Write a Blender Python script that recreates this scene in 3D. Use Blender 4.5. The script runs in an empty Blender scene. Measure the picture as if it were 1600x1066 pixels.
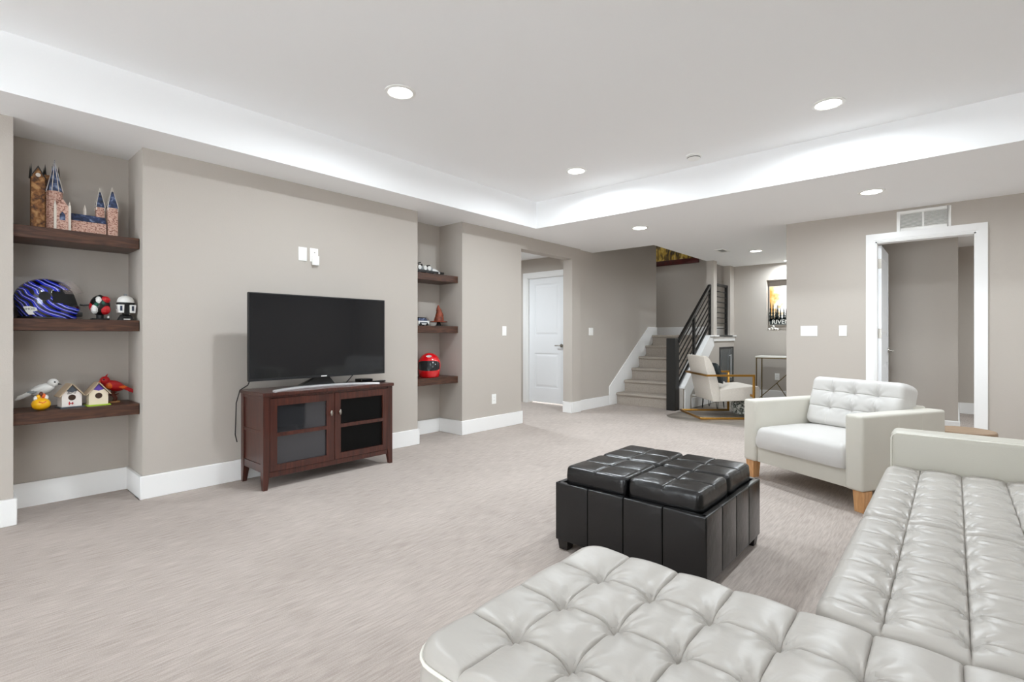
import bpy, bmesh, math, random
from mathutils import Matrix, Vector
random.seed(7)
PI = math.pi
SC = bpy.context.scene
COL = SC.collection

# ------------------------------------------------------------------ camera, world, exposure
CAM_H = 1.10
cd = bpy.data.cameras.new('camera'); cam = bpy.data.objects.new('camera', cd); COL.objects.link(cam)
cd.sensor_width = 36.0; cd.sensor_fit = 'HORIZONTAL'
cd.lens = 784.0 / 1600.0 * 36.0
cd.shift_y = -(533.0 - 526.0) / 1600.0
cam.location = (0, 0, CAM_H)
cam.rotation_euler = (PI / 2, 0, math.radians(41.36))
cd.clip_start = 0.02
SC.camera = cam
vs = SC.view_settings
vs.view_transform = 'Standard'; vs.look = 'None'; vs.gamma = 1.0; vs.use_curve_mapping = False
vs.exposure = 0.08
w = bpy.data.worlds.new('fill_daylight'); SC.world = w; w.use_nodes = True
w.node_tree.nodes['Background'].inputs[0].default_value = (0.875, 0.947, 1.0, 1)
w.node_tree.nodes['Background'].inputs[1].default_value = 8.4  # bright even sky that feeds the added windows behind the camera
try:
    SC.cycles.use_denoising = True
    SC.cycles.max_bounces = 14; SC.cycles.diffuse_bounces = 9; SC.cycles.glossy_bounces = 5
    SC.cycles.transmission_bounces = 8; SC.cycles.transparent_max_bounces = 8
    SC.cycles.sample_clamp_indirect = 8.0
    SC.cycles.caustics_reflective = False; SC.cycles.caustics_refractive = False
except Exception:
    pass
TRAY_W = 25.0      # power of a tray downlight
SOFFIT_W = 15.0    # power of a downlight in the low ceiling

# ------------------------------------------------------------------ helpers
def lin(h):
    h = h.lstrip('#')
    out = []
    for i in (0, 2, 4):
        v = int(h[i:i + 2], 16) / 255.0
        out.append(v / 12.92 if v <= 0.04045 else ((v + 0.055) / 1.055) ** 2.4)
    return (out[0], out[1], out[2], 1.0)

def mat(name, col, rough=0.6, metal=0.0, var=0.0, vscale=(8, 8, 8), bump=0.0, bscale=200.0, bstretch=(1, 1, 1), coat=0.0, spec=None, detail=3.0):
    m = bpy.data.materials.new(name); m.use_nodes = True
    nt = m.node_tree; b = nt.nodes['Principled BSDF']
    c = lin(col) if isinstance(col, str) else col
    b.inputs['Base Color'].default_value = c
    b.inputs['Roughness'].default_value = rough
    b.inputs['Metallic'].default_value = metal
    if coat: b.inputs['Coat Weight'].default_value = coat
    if spec is not None: b.inputs['Specular IOR Level'].default_value = spec
    tc = nt.nodes.new('ShaderNodeTexCoord')
    if var > 0:
        mp = nt.nodes.new('ShaderNodeMapping'); mp.inputs['Scale'].default_value = vscale
        n = nt.nodes.new('ShaderNodeTexNoise'); n.inputs['Scale'].default_value = 1.0; n.inputs['Detail'].default_value = 4.0
        r = nt.nodes.new('ShaderNodeValToRGB')
        r.color_ramp.elements[0].position = 0.3; r.color_ramp.elements[1].position = 0.7
        r.color_ramp.elements[0].color = tuple(x * (1 - var) for x in c[:3]) + (1,)
        r.color_ramp.elements[1].color = tuple(min(1, x * (1 + var)) for x in c[:3]) + (1,)
        nt.links.new(tc.outputs['Object'], mp.inputs[0]); nt.links.new(mp.outputs[0], n.inputs['Vector'])
        nt.links.new(n.outputs['Fac'], r.inputs[0]); nt.links.new(r.outputs[0], b.inputs['Base Color'])
    if bump > 0:
        mp2 = nt.nodes.new('ShaderNodeMapping'); mp2.inputs['Scale'].default_value = bstretch
        n2 = nt.nodes.new('ShaderNodeTexNoise'); n2.inputs['Scale'].default_value = bscale; n2.inputs['Detail'].default_value = detail
        bp = nt.nodes.new('ShaderNodeBump'); bp.inputs['Strength'].default_value = bump; bp.inputs['Distance'].default_value = 0.004
        nt.links.new(tc.outputs['Object'], mp2.inputs[0]); nt.links.new(mp2.outputs[0], n2.inputs['Vector'])
        nt.links.new(n2.outputs['Fac'], bp.inputs['Height']); nt.links.new(bp.outputs[0], b.inputs['Normal'])
    return m

def emit(name, col, s):
    m = bpy.data.materials.new(name); m.use_nodes = True
    b = m.node_tree.nodes['Principled BSDF']
    b.inputs['Base Color'].default_value = (0.9, 0.9, 0.9, 1)
    b.inputs['Emission Color'].default_value = col; b.inputs['Emission Strength'].default_value = s
    return m

def glass(name, col, rough=0.02, alpha=0.25):
    m = bpy.data.materials.new(name); m.use_nodes = True
    b = m.node_tree.nodes['Principled BSDF']
    b.inputs['Base Color'].default_value = lin(col); b.inputs['Roughness'].default_value = rough
    b.inputs['Alpha'].default_value = alpha
    return m

def ramp_noise(name, stops, scale, rough=0.5, distortion=0.0, kind='noise', vec=(1, 1, 1), rot=(0, 0, 0), bump=0.0, coat=0.0, detail=4.0, const=False):
    m = bpy.data.materials.new(name); m.use_nodes = True
    nt = m.node_tree; b = nt.nodes['Principled BSDF']; b.inputs['Roughness'].default_value = rough
    if coat: b.inputs['Coat Weight'].default_value = coat
    tc = nt.nodes.new('ShaderNodeTexCoord'); mp = nt.nodes.new('ShaderNodeMapping')
    mp.inputs['Scale'].default_value = vec; mp.inputs['Rotation'].default_value = rot
    if kind == 'noise':
        n = nt.nodes.new('ShaderNodeTexNoise'); n.inputs['Detail'].default_value = detail
    else:
        n = nt.nodes.new('ShaderNodeTexWave'); n.inputs['Detail'].default_value = detail
    n.inputs['Scale'].default_value = scale; n.inputs['Distortion'].default_value = distortion
    r = nt.nodes.new('ShaderNodeValToRGB'); el = r.color_ramp.elements
    if const: r.color_ramp.interpolation = 'CONSTANT'
    el[0].position = stops[0][0]; el[0].color = lin(stops[0][1])
    el[1].position = stops[-1][0]; el[1].color = lin(stops[-1][1])
    for p, c in stops[1:-1]:
        e = el.new(p); e.color = lin(c)
    nt.links.new(tc.outputs['Object'], mp.inputs[0]); nt.links.new(mp.outputs[0], n.inputs['Vector'])
    nt.links.new(n.outputs['Fac'], r.inputs[0]); nt.links.new(r.outputs[0], b.inputs['Base Color'])
    if bump:
        bp = nt.nodes.new('ShaderNodeBump'); bp.inputs['Strength'].default_value = bump; bp.inputs['Distance'].default_value = 0.003
        nt.links.new(n.outputs['Fac'], bp.inputs['Height']); nt.links.new(bp.outputs[0], b.inputs['Normal'])
    return m

class G:
    """collects shapes into one mesh"""
    def __init__(s): s.v = []; s.f = []
    def add(s, vs_, fs, M=None):
        o = len(s.v)
        if M is not None: vs_ = [tuple(M @ Vector(p)) for p in vs_]
        s.v += [tuple(p) for p in vs_]; s.f += [tuple(i + o for i in f) for f in fs]
        return s
    def box(s, x0, x1, y0, y1, z0, z1, M=None):
        x0, x1 = min(x0, x1), max(x0, x1); y0, y1 = min(y0, y1), max(y0, y1); z0, z1 = min(z0, z1), max(z0, z1)
        return s.add([(x0, y0, z0), (x1, y0, z0), (x1, y1, z0), (x0, y1, z0), (x0, y0, z1), (x1, y0, z1), (x1, y1, z1), (x0, y1, z1)],
                     [(0, 3, 2, 1), (4, 5, 6, 7), (0, 1, 5, 4), (1, 2, 6, 5), (2, 3, 7, 6), (3, 0, 4, 7)], M)
    def frustum(s, b, t, M=None):   # b,t = (x0,x1,y0,y1,z)
        return s.add([(b[0], b[2], b[4]), (b[1], b[2], b[4]), (b[1], b[3], b[4]), (b[0], b[3], b[4]), (t[0], t[2], t[4]), (t[1], t[2], t[4]), (t[1], t[3], t[4]), (t[0], t[3], t[4])],
                     [(0, 3, 2, 1), (4, 5, 6, 7), (0, 1, 5, 4), (1, 2, 6, 5), (2, 3, 7, 6), (3, 0, 4, 7)], M)
    def prism(s, poly, a0, a1, axis='x', M=None):
        # poly given counter-clockwise seen from +axis; axis x: (y,z)  y: (z,x)  z: (x,y)
        def mk(a, p):
            return {'x': (a, p[0], p[1]), 'y': (p[1], a, p[0]), 'z': (p[0], p[1], a)}[axis]
        n = len(poly)
        vs_ = [mk(a0, p) for p in poly] + [mk(a1, p) for p in poly]
        fs = [tuple(reversed(range(n))), tuple(range(n, 2 * n))] + [(i, (i + 1) % n, n + (i + 1) % n, n + i) for i in range(n)]
        return s.add(vs_, fs, M)
    def cyl(s, p0, p1, r0, r1=None, n=16, M=None):
        r1 = r0 if r1 is None else r1
        p0, p1 = Vector(p0), Vector(p1); d = (p1 - p0).normalized()
        a = d.orthogonal().normalized(); b = d.cross(a)
        vs_ = []
        for p, r in ((p0, r0), (p1, r1)):
            for i in range(n):
                t = 2 * PI * i / n; vs_.append(p + a * (r * math.cos(t)) + b * (r * math.sin(t)))
        fs = [(i, (i + 1) % n, n + (i + 1) % n, n + i) for i in range(n)] + [tuple(reversed(range(n))), tuple(range(n, 2 * n))]
        return s.add(vs_, fs, M)
    def lathe(s, prof, c=(0, 0, 0), n=24, M=None):
        vs_ = []; fs = []
        for r, z in prof:
            for i in range(n):
                t = 2 * PI * i / n; vs_.append((c[0] + r * math.cos(t), c[1] + r * math.sin(t), c[2] + z))
        for k in range(len(prof) - 1):
            for i in range(n):
                fs.append((k * n + i, k * n + (i + 1) % n, (k + 1) * n + (i + 1) % n, (k + 1) * n + i))
        fs.append(tuple(reversed(range(n)))); m_ = (len(prof) - 1) * n; fs.append(tuple(range(m_, m_ + n)))
        return s.add(vs_, fs, M)
    def ell(s, c, r, n=14, m=9, M=None, R=None):
        vs_ = []; fs = []
        for j in range(m + 1):
            ph = -PI / 2 + PI * j / m
            for i in range(n):
                t = 2 * PI * i / n
                p = Vector((r[0] * math.cos(ph) * math.cos(t), r[1] * math.cos(ph) * math.sin(t), r[2] * math.sin(ph)))
                if R is not None: p = R @ p
                vs_.append((c[0] + p.x, c[1] + p.y, c[2] + p.z))
        for j in range(m):
            for i in range(n):
                fs.append((j * n + i, j * n + (i + 1) % n, (j + 1) * n + (i + 1) % n, (j + 1) * n + i))
        return s.add(vs_, fs, M)
    def tube(s, pts, r, n=8, M=None):
        P = [Vector(p) for p in pts]; vs_ = []; fs = []
        prev = None
        for i, p in enumerate(P):
            d = ((P[i + 1] - p) if i == 0 else (p - P[i - 1]) if i == len(P) - 1 else (P[i + 1] - P[i - 1])).normalized()
            a = d.orthogonal().normalized() if prev is None else (prev - d * prev.dot(d)).normalized()
            prev = a; b = d.cross(a)
            for k in range(n):
                t = 2 * PI * k / n; vs_.append(p + a * (r * math.cos(t)) + b * (r * math.sin(t)))
        for i in range(len(P) - 1):
            for k in range(n):
                fs.append((i * n + k, i * n + (k + 1) % n, (i + 1) * n + (k + 1) % n, (i + 1) * n + k))
        fs.append(tuple(reversed(range(n)))); m_ = (len(P) - 1) * n; fs.append(tuple(range(m_, m_ + n)))
        return s.add(vs_, fs, M)
    def bar(s, p0, p1, w, h, up=(0, 0, 1), M=None):
        p0, p1 = Vector(p0), Vector(p1); d = (p1 - p0).normalized(); u = Vector(up)
        sd = d.cross(u).normalized(); u = sd.cross(d).normalized()
        vs_ = []
        for p in (p0, p1):
            for a, b in ((-1, -1), (1, -1), (1, 1), (-1, 1)):
                vs_.append(p + sd * (a * w / 2) + u * (b * h / 2))
        return s.add(vs_, [(3, 2, 1, 0), (4, 5, 6, 7), (0, 1, 5, 4), (1, 2, 6, 5), (2, 3, 7, 6), (3, 0, 4, 7)], M)
    def build(s, name, m, parent=None, smooth=False, bevel=0.0, seg=2, sub=0):
        me = bpy.data.meshes.new(name)
        bm = bmesh.new()
        bv = [bm.verts.new(p) for p in s.v]
        for f in s.f:
            if len(set(f)) > 2:
                try: bm.faces.new([bv[i] for i in f])
                except ValueError: pass
        bmesh.ops.remove_doubles(bm, verts=bm.verts[:], dist=1e-6)
        bmesh.ops.recalc_face_normals(bm, faces=bm.faces[:])
        if bevel > 0:
            es = [e for e in bm.edges if len(e.link_faces) == 2 and e.calc_face_angle(0) > 0.5]
            bmesh.ops.bevel(bm, geom=es, offset=bevel, segments=seg, profile=0.6, affect='EDGES', clamp_overlap=True)
        bm.to_mesh(me); bm.free()
        if smooth or bevel > 0:
            me.shade_smooth(); me.set_sharp_from_angle(angle=math.radians(40))
        o = bpy.data.objects.new(name, me); COL.objects.link(o)
        me.materials.append(m)
        if parent is not None: o.parent = parent
        if sub:
            md = o.modifiers.new('sub', 'SUBSURF'); md.levels = sub; md.render_levels = sub
        return o

def thing(name, label, cat, loc=(0, 0, 0), rotz=0.0, group=None, kind=None):
    o = bpy.data.objects.new(name, None); COL.objects.link(o)
    o.empty_display_size = 0.1
    o.location = loc; o.rotation_euler = (0, 0, rotz)
    return tag(o, label, cat, group, kind)
def tag(o, label, cat, group=None, kind=None):
    o['label'] = label; o['category'] = cat
    if group: o['group'] = group
    if kind: o['kind'] = kind
    return o
def struct(o, label, cat): return tag(o, label, cat, None, 'structure')
def copy_tree(o, parent=None):
    c = o.copy(); COL.objects.link(c)
    if parent is not None: c.parent = parent
    for ch in list(o.children): copy_tree(ch, c)
    return c
def text_mesh(name, body, size, m, parent, M, depth=0.0008, shear=0.0):
    cu = bpy.data.curves.new(name, 'FONT'); cu.body = body; cu.size = size; cu.extrude = depth; cu.align_x = 'CENTER'; cu.align_y = 'CENTER'; cu.shear = shear
    cu.resolution_u = 3
    to = bpy.data.objects.new(name + '_tmp', cu); COL.objects.link(to)
    dg = bpy.context.evaluated_depsgraph_get(); dg.update()
    me = bpy.data.meshes.new_from_object(to.evaluated_get(dg))
    bpy.data.objects.remove(to); bpy.data.curves.remove(cu)
    me.transform(M); me.materials.clear(); me.materials.append(m)
    o = bpy.data.objects.new(name, me); COL.objects.link(o); o.parent = parent
    return o

def grid_lines(a, b, n, r):
    """sample positions from a to b, denser in the rounded rim of width r"""
    rim = [r * (1 - math.cos(PI / 2 * k / 5)) for k in range(5)]
    L = [a + t for t in rim]; k = max(2, int(n))
    L += [a + r + (b - a - 2 * r) * i / k for i in range(k + 1)]
    L += [b - t for t in reversed(rim)]
    return L
def cushion(name, x0, x1, y0, y1, z0, z1, xl, yl, m, parent, r=0.045, R=0.06, puff=0.015, kx=0.6, ky=0.6, bd=0.008, res=0.0125, M=None, crown=0.0, wr=0.0, sharp=0.5, bulge=0.006, groove=0.0, gy_=1.0):
    xs = grid_lines(x0, x1, (x1 - x0 - 2 * r) / res, r); ys = grid_lines(y0, y1, (y1 - y0 - 2 * r) / res, r)
    if groove:
        def refine(L, lines):
            for q in lines:
                L = [t_ for t_ in L if abs(t_ - q) > 0.009] + [q - 0.008, q - 0.0045, q - 0.002, q, q + 0.002, q + 0.0045, q + 0.008]
            return sorted(L)
        xs = refine(xs, xl); ys = refine(ys, yl)
    def cell(t, lines, a, b):
        pts = [a] + list(lines) + [b]
        if len(pts) == 2: return 1.0
        for i in range(len(pts) - 1):
            if t <= pts[i + 1] + 1e-9:
                u = (t - pts[i]) / max(1e-9, pts[i + 1] - pts[i])
                if i == 0: return max(0.0, math.sin(PI / 2 * (1 - u))) ** sharp
                if i == len(pts) - 2: return max(0.0, math.sin(PI / 2 * u)) ** sharp
                return max(0.0, math.sin(PI * u)) ** sharp
        return 1.0
    gx = [cell(x, xl, x0, x1) for x in xs]; gy = [cell(y, yl, y0, y1) for y in ys]
    v = []; nx, ny = len(xs), len(ys)
    for j, y in enumerate(ys):
        for i, x in enumerate(xs):
            d = min(x - x0, x1 - x, y - y0, y1 - y)
            t = 1 - min(1.0, d / r); e = r * (1 - math.sqrt(max(0.0, 1 - t * t)))
            fade = min(1.0, d / (r * 1.2))
            h = puff * (-kx * (1 - gx[i]) - ky * (1 - gy[j])) * (0.35 + 0.65 * fade)
            if groove:
                dxl = min([abs(x - q) for q in xl] or [1]); dyl = min([abs(y - q) for q in yl] or [1])
                h -= groove * (math.exp(-(dxl / 0.0035) ** 2) + gy_ * math.exp(-(dyl / 0.0035) ** 2)) * min(1.0, 0.3 + fade)
            if bd and xl and yl:
                dx = min(abs(x - q) for q in xl); dy = min(abs(y - q) for q in yl); rr = dx * dx + dy * dy
                h -= bd * math.exp(-rr / 0.0009)
                if wr and rr < 0.012:
                    h += wr * math.sin(9 * math.atan2(dy, dx + 1e-6)) * math.exp(-rr / 0.004) * min(1.0, rr / 0.0004) * fade
            if crown:
                cx = (x - x0) / (x1 - x0); cy = (y - y0) / (y1 - y0)
                h += crown * (math.sin(PI * cx) * math.sin(PI * cy)) ** 0.6
            dx = min(x - x0, x1 - x); dy = min(y - y0, y1 - y); px, py = x, y
            a, b = R - dx, R - dy
            if a > 0 and b > 0:
                s_ = max(a, b) / math.hypot(a, b)
                px = (x0 + R - a * s_) if x - x0 < x1 - x else (x1 - R + a * s_)
                py = (y0 + R - b * s_) if y - y0 < y1 - y else (y1 - R + b * s_)
            v.append((px, py, z1 - e + h))
    f = [(j * nx + i, j * nx + i + 1, (j + 1) * nx + i + 1, (j + 1) * nx + i) for j in range(ny - 1) for i in range(nx - 1)]
    loop = [i for i in range(nx)] + [j * nx + nx - 1 for j in range(1, ny)] + [(ny - 1) * nx + i for i in range(nx - 2, -1, -1)] + [j * nx for j in range(ny - 2, 0, -1)]
    cxm, cym = (x0 + x1) / 2, (y0 + y1) / 2; prev = loop
    zt = z1 - r
    for lv, (zz, bl) in enumerate(((zt - (zt - z0) * 0.35, bulge), (zt - (zt - z0) * 0.75, bulge * 0.8), (z0, 0.0))):
        cur = []
        for k in loop:
            p = v[k]; n_ = Vector((p[0] - cxm, p[1] - cym)); n_.x /= (x1 - x0); n_.y /= (y1 - y0)
            n_ = n_.normalized() if n_.length else n_
            cur.append(len(v)); v.append((p[0] + n_.x * bl, p[1] + n_.y * bl, zz))
        q = len(loop)
        f += [(prev[i], cur[i], cur[(i + 1) % q], prev[(i + 1) % q]) for i in range(q)]
        prev = cur
    f.append(tuple(prev))
    g = G(); g.add(v, f, M)
    o = g.build(name, m, parent, smooth=True)
    return o

# ------------------------------------------------------------------ materials
WALL = mat('wall_paint_greige', '#bcb5ad', 0.75, bump=0.18, bscale=160, spec=0.25)
CEIL = mat('ceiling_paint_white', '#f7f8f9', 0.8, bump=0.05, bscale=120, spec=0.2)
TRIM = mat('trim_paint_white', '#f1f1f0', 0.35, bump=0.02, bscale=40)
DOORW = mat('door_paint_white', '#eef0f2', 0.35, bump=0.03, bscale=30)
PLATE = mat('plastic_white', '#f3f3f0', 0.35, bump=0.01)
SHELFW = ramp_noise('stained_alder_wood', [(0.25, '#2a1912'), (0.5, '#472c20'), (0.75, '#654330')], 3.0, 0.4, 1.2, vec=(14, 1.6, 14), bump=0.05)
CHERRY = ramp_noise('dark_cherry_wood', [(0.25, '#2f1510'), (0.5, '#452119'), (0.78, '#562b20')], 3.0, 0.32, 0.4, vec=(22, 22, 1.2), bump=0.03, coat=0.25)
OAK = ramp_noise('light_oak_wood', [(0.25, '#b98555'), (0.5, '#cf9c69'), (0.75, '#dcae7e')], 4.0, 0.45, 1.0, vec=(14, 14, 2.0), bump=0.03)
TANW = ramp_noise('tan_wood', [(0.25, '#86705a'), (0.5, '#967e66'), (0.75, '#a48c72')], 4.0, 0.5, 1.0, vec=(2, 14, 14), bump=0.03)
LEATHER = mat('ivory_leather', '#b4b0aa', 0.36, var=0.03, vscale=(5, 5, 5), bump=0.25, bscale=26, bstretch=(1, 2.2, 1), spec=0.4, detail=5.0)
LEATHER_LIT = mat('ivory_leather_lit', '#cac8c5', 0.4, var=0.02, vscale=(5, 5, 5), bump=0.2, bscale=26, bstretch=(1, 2.2, 1), spec=0.4, detail=5.0)  # sofa leather made lighter, to paint stronger light onto the armchair
LEATHER_A = mat('ivory_leather_smooth_lit', '#cfccc2', 0.42, var=0.02, vscale=(4, 4, 4), bump=0.12, bscale=220, spec=0.35)  # lighter copy of the smooth sofa leather, armchair's brightness put into the colour
LEATHER_S = mat('ivory_leather_smooth', '#c2bfb4', 0.42, var=0.02, vscale=(4, 4, 4), bump=0.12, bscale=220, spec=0.35)
PIPING = mat('ivory_piping', '#e3e1d8', 0.45, bump=0.05)
BLACKL = mat('black_bonded_leather', '#0e0e0f', 0.24, var=0.3, vscale=(10, 10, 10), bump=0.5, bscale=22, spec=0.55, detail=6.0)
SEAML = mat('black_seam', '#050505', 0.6, bump=0.05)
BLACKM = mat('black_metal', '#131210', 0.45, var=0.1, bump=0.02)
BLACKP = mat('black_plastic', '#0b0b0c', 0.35, bump=0.02)
SCREEN = mat('screen_glass', '#16171a', 0.07, bump=0.004, bscale=900, spec=0.5)
BEZEL = mat('dark_grey_bezel', '#2b2c2e', 0.35, metal=0.4, bump=0.01)
SILVER = mat('brushed_silver', '#d9d9db', 0.35, metal=0.45, bump=0.01)
NICKEL = mat('satin_nickel', '#a7a29a', 0.3, metal=1.0, bump=0.01)
GOLD = mat('brushed_gold', '#c8964a', 0.28, metal=1.0, bump=0.02)
BRASSD = mat('antique_brass', '#6d5c3a', 0.35, metal=0.9, bump=0.02)
CREAM = mat('cream_boucle', '#dcd5cb', 0.85, var=0.04, vscale=(60, 60, 60), bump=0.2, bscale=300)
TEALD = ramp_noise('dark_teal_velvet', [(0.3, '#101415'), (0.7, '#3a4447')], 16, 0.7, 0.6)
DARKIN = mat('dark_interior', '#060606', 0.8, bump=0.02)
GLASSG = glass('grey_glass', '#5a6062', 0.03, 0.55)
CLEARV = glass('clear_visor', '#c9b9b4', 0.03, 0.16)
LENS = emit('led_lens', (1.0, 0.985, 0.955, 1), 14.0)
PINE = mat('dark_wood_stain', '#17120f', 0.4, bump=0.03)

def carpet_mat(name, c1, c2):
    m = bpy.data.materials.new(name); m.use_nodes = True; nt = m.node_tree; b = nt.nodes['Principled BSDF']
    b.inputs['Roughness'].default_value = 0.95; b.inputs['Specular IOR Level'].default_value = 0.1
    tc = nt.nodes.new('ShaderNodeTexCoord')
    def noise(vec, sc, det):
        mp = nt.nodes.new('ShaderNodeMapping'); mp.inputs['Scale'].default_value = vec
        n = nt.nodes.new('ShaderNodeTexNoise'); n.inputs['Scale'].default_value = sc; n.inputs['Detail'].default_value = det
        nt.links.new(tc.outputs['Object'], mp.inputs[0]); nt.links.new(mp.outputs[0], n.inputs['Vector']); return n
    rib = noise((115, 9, 1), 1.0, 2.0); tuft = noise((1, 1, 1), 240, 2.0); big = noise((1.0, 0.7, 1), 1.7, 3.0)
    add = nt.nodes.new('ShaderNodeMath'); add.operation = 'MULTIPLY_ADD'; add.inputs[1].default_value = 0.62
    nt.links.new(rib.outputs['Fac'], add.inputs[0])
    t2 = nt.nodes.new('ShaderNodeMath'); t2.operation = 'MULTIPLY'; t2.inputs[1].default_value = 0.38
    nt.links.new(tuft.outputs['Fac'], t2.inputs[0]); nt.links.new(t2.outputs[0], add.inputs[2])
    b2 = nt.nodes.new('ShaderNodeMath'); b2.operation = 'MULTIPLY_ADD'; b2.inputs[1].default_value = 0.35; b2.inputs[2].default_value = -0.175
    nt.links.new(big.outputs['Fac'], b2.inputs[0])
    s3 = nt.nodes.new('ShaderNodeMath'); s3.operation = 'ADD'; nt.links.new(add.outputs[0], s3.inputs[0]); nt.links.new(b2.outputs[0], s3.inputs[1])
    r = nt.nodes.new('ShaderNodeValToRGB'); r.color_ramp.elements[0].position = 0.3; r.color_ramp.elements[1].position = 0.68
    r.color_ramp.elements[0].color = lin(c1); r.color_ramp.elements[1].color = lin(c2)
    nt.links.new(s3.outputs[0], r.inputs[0]); nt.links.new(r.outputs[0], b.inputs['Base Color'])
    bp = nt.nodes.new('ShaderNodeBump'); bp.inputs['Strength'].default_value = 0.5; bp.inputs['Distance'].default_value = 0.006
    nt.links.new(add.outputs[0], bp.inputs['Height']); nt.links.new(bp.outputs[0], b.inputs['Normal'])
    return m
CARPET = carpet_mat('carpet_beige', '#a0968f', '#c0b6af')
STAIRC = mat('carpet_stair', '#aaa197', 0.95, var=0.16, vscale=(120, 120, 120), bump=0.5, bscale=260, spec=0.1)

def plank_mat():
    m = bpy.data.materials.new('grey_vinyl_plank'); m.use_nodes = True; nt = m.node_tree; b = nt.nodes['Principled BSDF']
    b.inputs['Roughness'].default_value = 0.45
    tc = nt.nodes.new('ShaderNodeTexCoord'); mp = nt.nodes.new('ShaderNodeMapping'); mp.inputs['Rotation'].default_value = (0, 0, 0)
    br = nt.nodes.new('ShaderNodeTexBrick'); br.inputs['Scale'].default_value = 1.0
    br.inputs['Brick Width'].default_value = 1.2; br.inputs['Row Height'].default_value = 0.16; br.inputs['Mortar Size'].default_value = 0.003
    br.inputs['Color1'].default_value = lin('#7d766e'); br.inputs['Color2'].default_value = lin('#a39a8f'); br.inputs['Mortar'].default_value = lin('#4b4641')
    n = nt.nodes.new('ShaderNodeTexNoise'); n.inputs['Scale'].default_value = 1.0; n.inputs['Detail'].default_value = 5
    mp2 = nt.nodes.new('ShaderNodeMapping'); mp2.inputs['Scale'].default_value = (3, 40, 1)
    mx = nt.nodes.new('ShaderNodeMix'); mx.data_type = 'RGBA'; mx.blend_type = 'MULTIPLY'; mx.inputs[0].default_value = 0.6
    r = nt.nodes.new('ShaderNodeValToRGB'); r.color_ramp.elements[0].position = 0.35; r.color_ramp.elements[0].color = (0.45, 0.45, 0.45, 1); r.color_ramp.elements[1].position = 0.65
    nt.links.new(tc.outputs['Object'], mp.inputs[0]); nt.links.new(mp.outputs[0], br.inputs['Vector'])
    nt.links.new(mp.outputs[0], mp2.inputs[0]); nt.links.new(mp2.outputs[0], n.inputs['Vector']); nt.links.new(n.outputs['Fac'], r.inputs[0])
    nt.links.new(br.outputs['Color'], mx.inputs[6]); nt.links.new(r.outputs[0], mx.inputs[7]); nt.links.new(mx.outputs[2], b.inputs['Base Color'])
    return m
VINYL = plank_mat()

# ------------------------------------------------------------------ structure
W = -4.115; CZ = 2.38; TZ = 2.695
SW = -4.15            # stair wall plane
DY = 6.37             # wall with the open door
BY = 9.62             # far back wall
XR = 2.9; YF = -4.6   # right wall / wall behind the camera

def slab(polys, z0, z1):
    g = G()
    for p in polys: g.prism(p, z0, z1, 'z')
    return g
VE = [(-3.03, 7.3), (-3.03, 6.72), (-2.93, 6.55), (-2.80, 6.45), (-2.62, 6.405), (-1.434, 6.40)]
o = slab([[(-6.6, YF), (XR, YF), (XR, 6.40), (-2.62, 6.405), (-2.80, 6.45), (-2.93, 6.55), (-3.03, 6.72), (-3.03, BY), (-6.6, BY)],
          [(-1.434, 6.40), (XR, 6.40), (XR, BY), (-1.434, BY)]], -0.12, 0.0).build('floor', CARPET)
struct(o, 'beige textured carpet covering the basement floor', 'floor')
o = slab([[(-3.03, BY), (-3.03, 6.72), (-2.93, 6.55), (-2.80, 6.45), (-2.62, 6.405), (-1.434, 6.40), (-1.434, BY)]], -0.12, -0.006).build('floor_vinyl', VINYL)
struct(o, 'grey wood-look plank floor beside the stairs', 'floor')

# left wall with the two niches
g = G()
g.box(-4.62, W, YF, 0.274, 0, CZ).box(-4.62, W, 0.895, 3.213, 0, CZ).box(-4.62, W, 3.832, 4.85, 0, CZ)
g.box(-4.62, -4.5, 0.274, 0.895, 0, CZ).box(-4.62, -4.5, 3.213, 3.832, 0, CZ)
g.box(-4.271, W, 4.85, 5.98, 2.215, CZ).box(-4.271, W, 5.98, 6.196, 0, CZ)
struct(g.build('wall_left', WALL), 'greige wall with two shelf niches and the television in front', 'wall')
g = G()
g.box(-4.30, SW, 6.196, 8.77, 0, 3.9).box(-6.6, -4.30, 8.65, 8.77, 1.13, 3.9)
struct(g.build('wall_stairs', WALL), 'greige wall running up the left side of the carpeted stairs', 'wall')
# hall behind the opening, with a closed door
g = G()
HY = 6.46
g.box(-6.6, -5.345, HY, HY + 0.12, 0, CZ).box(-4.60, -4.30, HY, HY + 0.12, 0, CZ).box(-5.345, -4.60, HY, HY + 0.12, 2.075, CZ)
g.box(-6.72, -6.6, 3.4, HY + 0.12, 0, CZ).box(-6.6, -4.62, 3.28, 3.4, 0, CZ)
struct(g.build('wall_hall', WALL), 'greige wall of the small hall around the closed white door', 'wall')
# back wall with poster niche, higher over the stair landing
NX0, NX1, NZ0, NZ1 = -2.483, -1.75, 1.205, 2.093
g = G()
g.box(-6.6, -3.03, BY, BY + 0.2, 0, 3.9).box(-3.03, NX0, BY, BY + 0.2, 0, CZ).box(NX1, XR, BY, BY + 0.2, 0, CZ)
g.box(NX0, NX1, BY, BY + 0.2, 0, NZ0).box(NX0, NX1, BY, BY + 0.2, NZ1, CZ).box(NX0, NX1, BY + 0.16, BY + 0.2, NZ0, NZ1)
struct(g.build('wall_back', WALL), 'greige far wall with a recessed poster niche', 'wall')
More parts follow.
